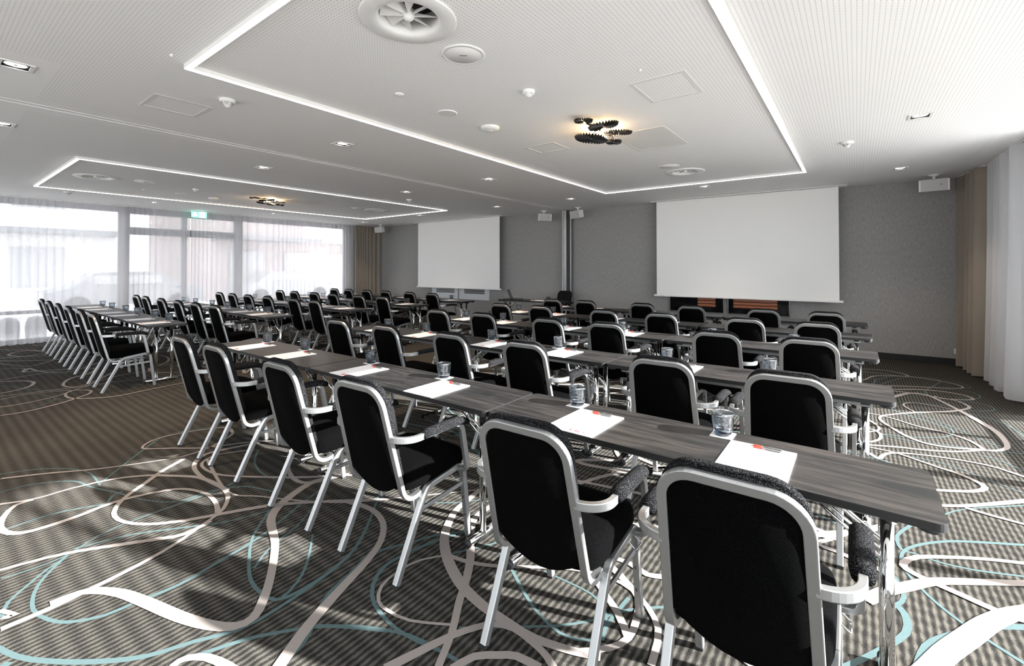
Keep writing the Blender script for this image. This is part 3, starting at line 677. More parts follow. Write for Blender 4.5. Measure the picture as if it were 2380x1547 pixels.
# ------------------------------------------------------------------ curtains
def curtain(name, mt, x, y0, y1, wl_, amp, label, cat, group, seed, z0=.02, z1=2.885, flare=0.0, slope=0.0):
    rr = random.Random(seed); n = int((y1 - y0) / .012); ph = rr.uniform(0, 6)
    vs = []; rows = 7
    a = [];ac = 0
    for i in range(n + 1):
        ac += (.012 / wl_) * 2 * PI * (1 + .45 * math.sin(i * .012 * 3.1 + ph)); a.append(ac)
    for k in range(rows):
        t = k / (rows - 1); z = z0 + (z1 - z0) * t
        for i in range(n + 1):
            y = y0 + (y1 - y0) * i / n
            am = amp * (1.0 - .35 * t) * (1 + .3 * math.sin(i * .05 + ph))
            dx = am * math.sin(a[i] + .25 * (1 - t) * math.sin(ph + i * .02)) + .3 * am * math.sin(2.1 * a[i] + ph)
            vs.append((x + slope * (y - y0) + dx - flare * (1 - t) ** 2, y + .3 * am * math.cos(a[i]), z + (.012 * math.sin(a[i]) if k == 0 else 0)))
    m_ = n + 1
    fs = [(k * m_ + i, k * m_ + i + 1, (k + 1) * m_ + i + 1, (k + 1) * m_ + i) for k in range(rows - 1) for i in range(n)]
    o = MB(); o.add(vs, fs, 0, True)
    root = empty(name, (0, 0, 0)); tag(root, label, cat, group)
    o.build('cloth', mt, root)
    MB().add([(x + s1 + slope * (y_ - y0), y_, z_) for y_ in (y0, y1) for s1, z_ in ((-.012, z1), (.012, z1), (.012, z1 + .014), (-.012, z1 + .014))], [(0, 1, 2, 3), (7, 6, 5, 4), (0, 4, 5, 1), (1, 5, 6, 2), (2, 6, 7, 3), (3, 7, 4, 0)]).build('curtain_rail', M['white_plastic'], root)
    return root
G1 = 'sheer curtains over the left windows'
curtain('sheer_curtain', M['sheer'], -13.08, YB + .1, .94, .17, .030, 'white sheer curtain at the left edge of the picture, reaching the floor', 'curtain', G1, 1)
curtain('sheer_curtain', M['sheer'], -13.05, .945, 2.975, .17, .030, 'white sheer curtain just left of the glass door', 'curtain', G1, 2)
curtain('sheer_curtain', M['sheer'], -13.08, 2.98, 4.175, .13, .030, 'white sheer curtain over the left leaf of the glass door', 'curtain', G1, 3)
curtain('sheer_curtain', M['sheer'], -13.05, 4.18, 5.415, .12, .030, 'white sheer curtain over the right leaf of the glass door, behind the exit sign', 'curtain', G1, 4)
curtain('sheer_curtain', M['sheer'], -13.08, 5.42, 8.09, .15, .030, 'white sheer curtain right of the glass door', 'curtain', G1, 5)
curtain('sheer_curtain', M['sheer'], -13.05, 8.1, 8.68, .085, .035, 'gathered white sheer curtain beside the left beige curtain', 'curtain', G1, 6)
curtain('beige_curtain', M['curtain'], -12.86, 8.66, 9.66, .105, .042, 'beige curtain gathered in the far left corner of the room', 'curtain', 'beige curtains', 7)
curtain('beige_curtain', M['curtain'], 1.40, 8.78, 9.68, .27, .060, 'beige curtain gathered in the corner right of the large screen', 'curtain', 'beige curtains', 8, flare=.02, slope=-.16)
M['sheer2'] = sheer('white_sheer_voile_gathered', (0.86, 0.87, 0.90), 0.22)
curtain('sheer_curtain', M['sheer2'], 1.475, 6.6, 8.70, .42, .07, 'gathered white sheer curtain at the right edge of the picture', 'curtain', 'sheer curtain by the right windows', 9, flare=.04, slope=-.02)

# ------------------------------------------------------------------ luminous rail frames under the ceiling
def led_frame(x0, x1, y0, y1, label):
    t = empty('light_rail_frame', ((x0 + x1) / 2, (y0 + y1) / 2, ZC)); tag(t, label, 'ceiling light', 'luminous rail frames on the ceiling')
    ox, oy = t.location.x, t.location.y; w = .037; h = .030
    for a, b in (((x0, y0), (x0 + w, y1)), ((x1 - w, y0), (x1, y1)), ((x0 + w, y0), (x1 - w, y0 + w)), ((x0 + w, y1 - w), (x1 - w, y1))):
        rl = MB().box((a[0] - ox, a[1] - oy, -h), (b[0] - ox, b[1] - oy, 0)).build('rail_housing', M['white_plastic'], t)
        MB().box((a[0] - ox + .003, a[1] - oy + .003, -h - .004), (b[0] - ox - .003, b[1] - oy - .003, -h)).build('light_diffuser', M['led'], rl)
led_frame(-3.68, -.56, 1.13, 7.72, 'large rectangular white light rail on the ceiling of the nearer room half')
led_frame(-10.98, -7.76, 1.26, 7.72, 'rectangular white light rail on the ceiling of the room half by the left windows')

# ------------------------------------------------------------------ recessed square downlights
def downlight():
    t = empty('recessed_downlight')
    f = MB()
    for a, b in (((-.088, -.088), (-.066, .088)), ((.066, -.088), (.088, .088)), ((-.066, -.088), (.066, -.066)), ((-.066, .066), (.066, .088))): f.box((a[0], a[1], -.006), (b[0], b[1], 0))
    f.build('trim_frame', M['white_plastic'], t)
    h = MB()
    for a, b in (((-.072, -.072, 0), (-.066, .072, .12)), ((.066, -.072, 0), (.072, .072, .12)), ((-.066, -.072, 0), (.066, -.066, .12)), ((-.066, .066, 0), (.066, .072, .12)), ((-.072, -.072, .12), (.072, .072, .125))): h.box(a, b)
    h.build('housing', M['black'], t)
    l = MB().lathe([(.060, .03), (.063, .010), (.060, .000), (.055, .004)], 24, cap=False).build('lamp_ring', M['alu'], t)
    MB().lathe([(.0, .003), (.03, .002), (.056, .006)], 24, cap=False).build('lamp_glass', M['downlight'], l)
    MB().lathe([(.0, -.002), (.009, -.001), (.010, .003)], 12, cap=False).build('lamp_cap', M['silver_plastic'], l)
    return t
dl0 = downlight(); index_kids(dl0)
DLAB = {(-4.63, .44): 'at the left edge of the picture, large and near', (-4.62, 2.94): 'left of the large light rail, second from the left edge', (-4.61, 5.49): 'left of the large light rail, third along',
 (-4.61, 8.06): 'left of the large light rail, nearest the wall speakers', (.47, 3.1): 'right of the large light rail, out at the top edge', (.48, 5.6): 'right of the large light rail, nearer the camera',
 (.5, 8.37): 'right of the large light rail, nearer the corner speaker', (-2.08, 8.21): 'between the large light rail and the large screen', (-6.61, .54): 'cut by the left edge, just beyond the track',
 (-6.58, 2.97): 'just beyond the track, largest of that row', (-6.6, 5.51): 'just beyond the track, middle of that row', (-6.53, 8.06): 'just beyond the track, nearest the speakers',
 (-9.23, 8.15): 'between the smaller light rail and the smaller screen', (-11.91, 3.16): 'above the left windows, left of the exit sign', (-11.91, 5.64): 'above the left windows, right of the exit sign', (-11.96, 8.35): 'above the far left beige curtain'}
for i, (x, y) in enumerate(DOWN):
    o = dl0 if i == 0 else copy_tree(dl0)
    o.location = (x, y, ZC); tag(o, 'square recessed downlight ' + DLAB[(x, y)], 'ceiling light', 'recessed ceiling downlights')
    ld = bpy.data.lights.new('downlight_beam', 'SPOT'); ld.energy = (26 if y > 8 else 72 if -7 < x < -4 else 60); ld.spot_size = R(95); ld.spot_blend = .8; ld.color = (1.0, .76, .54) if -7 < x < -4 else (1.0, .84, .68); ld.shadow_soft_size = .05
    lo = bpy.data.objects.new('downlight_beam', ld); COL.objects.link(lo); lo.parent = o; lo.location = (0, 0, -.01)

# ------------------------------------------------------------------ swirl air diffusers
def diffuser():
    t = empty('air_diffuser')
    MB().lathe([(.268, -.001), (.268, -.008), (.262, -.012), (.20, -.014), (.180, -.010), (.168, -.003), (.162, .03), (.160, .075), (.168, .115)], 56, cap=False).build('flange', M['white_plastic'], t)
    MB().lathe([(.0, .128), (.172, .128), (.172, .112)], 32, cap=False).build('back_mesh', M['black'], t)
    MB().lathe([(.0, -.014), (.016, -.011), (.027, -.002), (.032, .012), (.032, .05), (.0, .055)], 24, cap=False).build('hub', M['white_plastic'], t)
    for k in range(8):
        a = 2 * PI * k / 8 + .25
        c, s_ = math.cos(a), math.sin(a)
        def P(r, q, z): return (r * c - q * s_, r * s_ + q * c, z)
        v = [P(.028, -.006, .012), P(.150, -.050, .012), P(.154, .022, .055), P(.028, .010, .045)]
        v += [(x, y, z + .003) for x, y, z in v]
        MB().add(v, [(0, 1, 2, 3), (7, 6, 5, 4), (0, 4, 5, 1), (1, 5, 6, 2), (2, 6, 7, 3), (3, 7, 4, 0)]).build('blade', M['white_plastic'], t)
    return t
v0 = diffuser(); index_kids(v0)
for i, (x, y) in enumerate(VENT):
    o = v0 if i == 0 else copy_tree(v0); o.location = (x, y, ZC)
    tag(o, ['round white swirl air diffuser at the top edge of the picture', 'round white swirl air diffuser above the large screen', 'round white swirl air diffuser above the left windows, in the smaller light rail', 'round white swirl air diffuser near the smaller screen'][i], 'air diffuser', 'round air diffusers in the ceiling')

# ------------------------------------------------------------------ flat ceiling speakers and small devices
def cspk(x, y, r, label, mark=True):
    t = empty('ceiling_speaker', (x, y, ZC)); tag(t, label, 'speaker', 'round ceiling speakers')
    MB().lathe([(r, 0), (r, -.005), (r * .93, -.008), (r * .86, -.008), (r * .855, -.005)], 40, cap=False).build('rim', M['white_plastic'], t)
    MB().lathe([(r * .858, -.004), (r * .85, -.007), (0.0, -.007)], 40, cap=False).build('grille', M['white_plastic'], t)
    if mark: MB().box((-.025, -.003, -.0085), (.025, .003, -.007), M=Matrix.Rotation(R(40), 4, 'Z')).build('maker_mark', M['dark_text'], t)
cspk(-2.05, 2.18, .142, 'flat round white ceiling speaker beside the nearest air diffuser'); cspk(-2.06, 6.31, .142, 'flat round white ceiling speaker beside the diffuser above the large screen')
cspk(-9.19, 2.31, .142, 'flat round white ceiling speaker in the smaller light rail near the left windows'); cspk(-9.3, 6.31, .142, 'flat round white ceiling speaker in the smaller light rail, near the smaller screen')
def disc(name, x, y, prof, label, cat, group=None, n=28):
    o = MB().lathe(prof, n, cap=False).build(name, M['white_plastic'], loc=(x, y, ZC)); tag(o, label, cat, group); return o
GD = 'small round ceiling devices'
for x, y, lb in ((-2.94, 2.92, 'flat round white ceiling cover between the light rail and the wireless dome'), (-10.16, 3.08, 'flat round white ceiling cover in the smaller light rail')):
    t = empty('ceiling_cover', (x, y, ZC)); tag(t, lb, 'ceiling cover', GD)
    MB().lathe([(.088, 0), (.088, -.006), (.078, -.009), (.072, -.007)], 32, cap=False).build('rim', M['white_plastic'], t); MB().lathe([(.073, -.006), (.0, -.008)], 32, cap=False).build('plate', M['white_plastic'], t)
for x, y, lb in ((-2.93, 2.37, 'tiny round white sensor left of the motion detector'), (-10.11, 2.52, 'tiny round white sensor in the smaller light rail')):
    t = empty('ceiling_sensor', (x, y, ZC)); tag(t, lb, 'sensor', GD)
    MB().lathe([(.036, 0), (.036, -.006), (.026, -.010)], 20, cap=False).build('rim', M['white_plastic'], t); MB().lathe([(.027, -.009), (.018, -.013), (0, -.016)], 20, cap=False).build('lens', M['white_plastic'], t)
for x, y, lb in ((-2.06, 2.94, 'white motion detector right of the tiny sensor'), (-9.32, 3.06, 'white motion detector in the smaller light rail')):
    t = empty('motion_detector', (x, y, ZC)); tag(t, lb, 'motion detector', GD)
    MB().lathe([(.05, 0), (.05, -.012), (.044, -.026), (.03, -.034)], 28, cap=False).build('housing', M['white_plastic'], t); MB().lathe([(.030, -.033), (.022, -.046), (0, -.052)], 20, cap=False).build('lens', M['white_plastic'], t)
    for k in range(3): MB().lathe([(.008, 0), (.006, -.005), (0, -.006)], 10, cap=False, M=Matrix.Translation((.036 * math.cos(k * 1.2 + 3.6), .036 * math.sin(k * 1.2 + 3.6), -.026))).build('sensor_eye', M['grille_grey'], t)
for x, y, lb in ((-2.90, 3.47, 'shallow white wireless access dome near the pleated lamp'), (-10.25, 3.67, 'shallow white wireless access dome in the smaller light rail')):
    t = empty('wireless_dome', (x, y, ZC)); tag(t, lb, 'wireless access point', GD)
    MB().lathe([(.092, 0), (.094, -.012), (.088, -.022), (.06, -.034), (.036, -.037)], 36, cap=False).build('housing', M['white_plastic'], t); MB().lathe([(.036, -.036), (.034, -.040), (0, -.041)], 28, cap=False).build('badge', M['white_plastic'], t)
def smoke(x, y, lb):
    t = empty('smoke_detector', (x, y, ZC)); tag(t, lb, 'smoke detector', 'smoke detectors')
    MB().lathe([(.058, 0), (.060, -.012), (.056, -.022), (.05, -.025), (.02, -.026)], 28, cap=False).build('base', M['white_plastic'], t)
    c = MB().lathe([(.046, -.024), (.040, -.034), (.012, -.064), (0, -.066)], 24, cap=False).build('sensing_cone', M['white_plastic'], t)
    for k in range(5):
        z = -.030 - .0065 * k; r = .0465 - .0078 * k
        sl = MB()
        for q in range(6):
            a0 = q * PI / 3 + .12; pts = [(r * math.cos(a0 + j * .16), r * math.sin(a0 + j * .16), z) for j in range(6)]
            sl.add([p for p in pts] + [(p[0], p[1], z - .003) for p in pts], [(j, j + 1, j + 7, j + 6) for j in range(5)])
        sl.build('air_slot', M['black'], c)
smoke(-4.17, 1.59, 'white conical smoke detector left of the large light rail, near the upper left'); smoke(-.07, 6.27, 'white conical smoke detector right of the large light rail')
smoke(-11.51, 1.76, 'white conical smoke detector above the left windows'); smoke(-7.26, 6.13, 'white conical smoke detector right of the smaller light rail')
for x, y, lb in ((-3.58, 1.03, 'tiny sprinkler point left of the large light rail corner'), (-1.21, 3.1, 'tiny sprinkler point inside the large light rail')):
    disc('sprinkler', x, y, [(.010, 0), (.010, -.004), (.004, -.006), (.004, -.012), (.009, -.013), (0, -.014)], lb, 'sprinkler', 'sprinkler points', 12)
def apanel(x, y, sx, sy, lb, plain=False):
    t = empty('access_panel', (x, y, ZC)); tag(t, lb, 'ceiling panel', 'access panels in the ceiling')
    f = MB()
    for k, w in ((0, .030), ):
        for a, b in (((-sx, -sy), (-sx + w, sy)), ((sx - w, -sy), (sx, sy)), ((-sx + w, -sy), (sx - w, -sy + w)), ((-sx + w, sy - w), (sx - w, sy))): f.box((a[0], a[1], -.0025), (b[0], b[1], 0))
    f.build('rim', M['plaster'], t)
    q = sx - .034; p_ = sy - .034
    if plain: MB().box((-q, -p_, -.002), (q, p_, 0)).build('panel', M['plaster'], t)
apanel(-4.69, 1.39, .21, .21, 'square access panel outline left of the large light rail'); apanel(-1.79, 4.86, .29, .40, 'plain square access panel beside the pleated lamp', True)
apanel(-1.17, 3.54, .21, .25, 'square access panel outline inside the large light rail, toward the top right'); apanel(-2.88, 4.48, .20, .18, 'faint square access panel outline left of the pleated lamp'); apanel(-9.26, 5.0, .32, .31, 'bright plain access panel beside the far pleated lamp', True)
def grille(x0, x1, y, lb):
    t = empty('air_grille', ((x0 + x1) / 2, y, ZC)); tag(t, lb, 'air grille', 'linear air grilles'); hx = (x1 - x0) / 2
    f = MB()
    for a, b in (((-hx, -.05), (hx, -.036)), ((-hx, .036), (hx, .05)), ((-hx, -.036), (-hx + .02, .036)), ((hx - .02, -.036), (hx, .036))): f.box((a[0], a[1], -.005), (b[0], b[1], 0))
    f.build('rim', M['white_plastic'], t)
    MB().box((-hx + .02, -.036, -.001), (hx - .02, .036, 0)).build('dark_backing', M['black'], t)
    fn = MB(); n = int(hx * 2 / .022)
    for k in range(n): fn.box((-hx + .02 + k * .022, -.036, -.005), (-hx + .028 + k * .022, .036, -.001))
    o = fn.build('fins', M['white_plastic'], t)
grille(-2.62, -1.55, 9.17, 'long white air grille in the ceiling in front of the large screen'); grille(-9.86, -8.75, 9.10, 'long white air grille in the ceiling in front of the smaller screen')

# ------------------------------------------------------------------ pleated black disc lamps
def fanlamp(x, y, lb, rot=0.0):
    t = empty('pleated_lamp', (x, y, ZC), rot); tag(t, lb, 'ceiling lamp', 'ceiling lamps of black pleated discs')
    MB().lathe([(.05, 0), (.05, -.012), (0, -.013)], 24, cap=False, M=Matrix.Translation((-.02, .0, 0))).build('ceiling_rose', M['black_metal'], t)
    st = MB()
    D = [(.0, -.31, .088, -.040, 24, .05, .05), (.11, -.12, .145, -.060, 30, .10, -.10), (-.15, .14, .175, -.078, 34, -.06, .10), (.14, .16, .132, -.060, 30, .08, .10), (-.01, .37, .084, -.082, 24, -.08, .0)]
    for dx, dy, r, z, n, tx, ty in D:
        Mx = Matrix.Translation((dx, dy, z)) @ Matrix.Rotation(tx, 4, 'X') @ Matrix.Rotation(ty, 4, 'Y')
        vs = [(0, 0, 0)]
        for k in range(2 * n):
            a = PI * k / n; rr = r * (1.0 if k % 2 else .93)
            vs.append((rr * math.cos(a), rr * math.sin(a), .011 if k % 2 else -.011))
        vs2 = [(v[0], v[1], v[2] + .0025) for v in vs]
        m_ = len(vs); fs = [(0, 1 + k, 1 + (k + 1) % (2 * n)) for k in range(2 * n)] + [(m_, m_ + 1 + (k + 1) % (2 * n), m_ + 1 + k) for k in range(2 * n)] + [(1 + k, m_ + 1 + k, m_ + 1 + (k + 1) % (2 * n), 1 + (k + 1) % (2 * n)) for k in range(2 * n)]
        d = MB().add(vs + vs2, fs, 0, False, Mx).build('pleated_disc', M['black_metal'], t)
        MB().lathe([(.006, .003), (.006, -.004), (0, -.006)], 12, cap=False, M=Mx).build('centre_pin', M['alu'], d)
        st.tube((dx, dy, z), (dx * .6, dy * .85, -.010), .004, 8)
    st.tube((-.05, -.27, -.012), (-.04, .36, -.012), .008, 8)
    st.build('frame', M['black_metal'], t)
    for k in range(5):
        bx, by = -.06 + .045 * k, .0 + .022 * k
        MB().lathe([(.0, -.020), (.008, -.014), (.010, -.004), (.006, .008), (0, .010)], 12, cap=False, M=Matrix.Translation((bx, by, -.05))).build('bulb', M['bulb'], t)
    ld = bpy.data.lights.new('lamp_glow', 'POINT'); ld.energy = 7; ld.color = (1, .68, .38); ld.shadow_soft_size = .03
    lo = bpy.data.objects.new('lamp_glow', ld); COL.objects.link(lo); lo.parent = t; lo.location = (0.0, .12, -.045)
fanlamp(-2.01, 4.06, 'ceiling lamp of black pleated discs in the large light rail'); fanlamp(-9.45, 4.33, 'ceiling lamp of black pleated discs in the smaller light rail', .4)

# ------------------------------------------------------------------ box speakers hung from the ceiling
def boxspk(x, y, rz, lb, tilt=12):
    t = empty('hanging_speaker', (x, y, ZC), rz); tag(t, lb, 'speaker', 'box speakers hanging from the ceiling')
    MB().lathe([(.07, 0), (.068, -.008), (.022, -.030), (.018, -.034)], 28, cap=False).build('mount_plate', M['white_plastic'], t)
    MB().tube((0, 0, -.03), (0, 0, -.075), .017, 14).build('mount_stem', M['white_plastic'], t)
    X = Matrix.Translation((0, -.02, -.155)) @ Matrix.Rotation(R(tilt), 4, 'X')
    pts = [(-.17, -.075), (.17, -.075), (.125, .08), (-.125, .08)]
    c = MB().prism(pts, -.085, .085, M=X).build('cabinet', M['white_plastic'], t)
    MB().box((-.150, -.079, -.083), (.150, -.074, .083), M=X).build('front_grille', M['grille_grey'], c)
    MB().box((.060, -.0815, .004), (.098, -.0785, .010), M=X).build('maker_mark', M['dark_text'], c)
boxspk(.94, 9.25, R(-6), 'white box speaker hanging by the beige curtain right of the large screen'); boxspk(-5.13, 9.3, R(-22), 'white box speaker hanging just right of the wall jamb')
boxspk(-6.1, 9.35, R(50), 'white box speaker hanging just left of the wall jamb, seen from its side'); boxspk(-12.3, 9.2, R(0), 'white box speaker hanging by the far left beige curtain')

# ------------------------------------------------------------------ projection screens
def pscreen(x0, x1, zb, lb):
    xc = (x0 + x1) / 2; t = empty('projection_screen', (xc, 9.5, zb)); tag(t, lb, 'projection screen', 'projection screens'); hx = (x1 - x0) / 2
    MB().box((-hx, -.002, .02), (hx, .002, 2.885 - zb)).build('screen_cloth', M['screen'], t)
    b = MB().box((-hx - .055, -.014, -.012), (hx + .055, .014, .024), bev=.005).build('bottom_bar', M['white_plastic'], t)
    MB().box((-hx + .07, -.0155, .002), (-hx + .15, -.013, .010)).build('maker_mark', M['grille_grey'], b)
    cs = MB(); zz = ZC - zb
    cs.box((-hx - .12, -.07, zz - .010), (hx + .12, -.03, zz)); cs.box((-hx - .12, .03, zz - .010), (hx + .12, .07, zz)); cs.box((-hx - .12, -.03, zz - .004), (hx + .12, .03, zz), 1)
    cs.build('ceiling_case', [M['white_plastic'], M['grille_grey']], t)
pscreen(-3.365, -.235, .925, 'large white projection screen hanging over the dark artwork'); pscreen(-10.83, -7.605, .93, 'smaller looking white projection screen in the room half by the left windows')

# pictures hanging behind the screens
def art_mat(name, ca, cb):
    m, nt, N, L, b = nodes(name); b.inputs['Roughness'].default_value = .25
    tc = N.new('ShaderNodeTexCoord'); mp = N.new('ShaderNodeMapping'); mp.inputs['Scale'].default_value = (3.2, 1, 3.2); L.new(tc.outputs['Object'], mp.inputs['Vector'])
    w_ = N.new('ShaderNodeTexWave'); w_.wave_type = 'RINGS'; w_.inputs['Scale'].default_value = 1.6; w_.inputs['Distortion'].default_value = 1.6; L.new(mp.outputs[0], w_.inputs['Vector'])
    cr = N.new('ShaderNodeValToRGB'); cr.color_ramp.elements[0].color = (*ca, 1); cr.color_ramp.elements[1].color = (*cb, 1); L.new(w_.outputs['Fac'], cr.inputs['Fac']); L.new(cr.outputs['Color'], b.inputs['Base Color']); return m
M['art'] = art_mat('orange_brown_artwork', (.09, .018, .008), (.52, .17, .07)); M['art2'] = art_mat('grey_artwork', (.06, .065, .07), (.26, .26, .26))
M['gloss_black'] = mat('glossy_black_mount', (.006, .006, .007), .08)
def picture(x0, x1, z0, z1, fm, bm2, am, ax0, ax1, az0, lb, bw=.03, dep=.03):
    xc = (x0 + x1) / 2; t = empty('framed_picture', (xc, YF, z0)); tag(t, lb, 'picture', 'framed pictures behind the screens'); hx = (x1 - x0) / 2; h = z1 - z0
    f = MB()
    for a, b in (((-hx, 0), (-hx + bw, h)), ((hx - bw, 0), (hx, h)), ((-hx + bw, 0), (hx - bw, bw)), ((-hx + bw, h - bw), (hx - bw, h))): f.box((a[0], -dep, a[1]), (b[0], 0, b[1]))
    f.build('frame', fm, t)
    mt = MB().box((-hx + bw, -dep * .6, bw), (hx - bw, 0, h - bw)).build('mount', bm2, t)
    MB().box((ax0 - xc, -dep * .6 - .002, az0), (ax1 - xc, -dep * .6, h - .2)).build('artwork', am, mt)
picture(-3.17, -2.10, .60, 2.0, M['frame_silver'], M['gloss_black'], M['art'], -2.60, -2.26, .12, 'dark glossy framed picture behind the large screen, left of the pair', .012, .045)
picture(-2.03, -.98, .60, 2.0, M['frame_silver'], M['gloss_black'], M['art'], -1.93, -1.18, .12, 'dark glossy framed picture with orange brown image behind the large screen, right of the pair', .012, .045)
picture(-10.44, -9.36, .60, 2.0, M['frame_white'], M['frame_white'], M['art2'], -10.26, -9.5, .17, 'white framed grey picture behind the smaller screen, left of the pair')
picture(-9.30, -8.16, .60, 2.0, M['frame_white'], M['frame_white'], M['art2'], -9.1, -8.33, .17, 'white framed grey picture behind the smaller screen, right of the pair')

# wall sockets
for x, z, lb in ((1.235, .215, 'white wall socket low on the front wall by the right beige curtain'), (-9.2, .20, 'white wall socket low on the front wall under the smaller screen')):
    t = empty('wall_socket', (x, YF, z)); tag(t, lb, 'wall socket', 'wall sockets')
    MB().box((-.04, -.010, -.04), (.04, 0, .04), bev=.003).build('plate', M['white_plastic'], t)
    MB().lathe([(.020, 0), (.020, .003), (.017, .003), (.016, .0005), (0, .0005)], 20, cap=False, M=Matrix.Translation((0, -.0105, 0)) @ Matrix.Rotation(R(90), 4, 'X')).build('socket_well', M['grille_grey'], t)

# exit sign hung in front of the sheer curtain
M['sign_green'] = emit('lit_sign_green', (.12, .62, .42), 1.1); M['sign_white'] = emit('lit_sign_white', (.85, 1, .93), 1.3)
t = empty('exit_sign', (-12.85, 4.29, ZC)); tag(t, 'green lit exit sign with arrow and running figure before the glass door', 'exit sign')
MB().box((-.02, -.17, -.022), (.02, .17, 0), bev=.003).build('mount_rail', M['white_plastic'], t)
pl = MB().box((-.006, -.165, -.165), (.006, .165, -.022)).build('sign_panel', M['sign_green'], t)
def flat(pts, x, mt, name):
    return MB().add([(x, y, z) for y, z in pts] + [(x - .003, y, z) for y, z in pts], [tuple(range(len(pts))), tuple(range(2 * len(pts) - 1, len(pts) - 1, -1))] + [(i, (i + 1) % len(pts), (i + 1) % len(pts) + len(pts), i + len(pts)) for i in range(len(pts))]).build(name, mt, pl)
flat([(-.095, -.155), (-.035, -.095), (-.050, -.082), (-.078, -.110), (-.078, -.035), (-.112, -.035), (-.112, -.110), (-.140, -.082), (-.155, -.095)], .0095, M['sign_white'], 'arrow')
flat([(.005, -.160), (.120, -.160), (.120, -.028), (.005, -.028)], .0085, M['sign_white'], 'doorway')
flat([(.030, -.155), (.040, -.155), (.060, -.118), (.078, -.132), (.104, -.132), (.104, -.124), (.084, -.122), (.074, -.098), (.092, -.084), (.108, -.084), (.108, -.076), (.088, -.074), (.066, -.066), (.044, -.080), (.034, -.100), (.042, -.104), (.050, -.088), (.060, -.086), (.050, -.116)], .0105, M['sign_green'], 'running_figure')
flat([(.074 + .011 * math.cos(a * PI / 5), -.052 + .011 * math.sin(a * PI / 5)) for a in range(10)], .0105, M['sign_green'], 'figure_head')
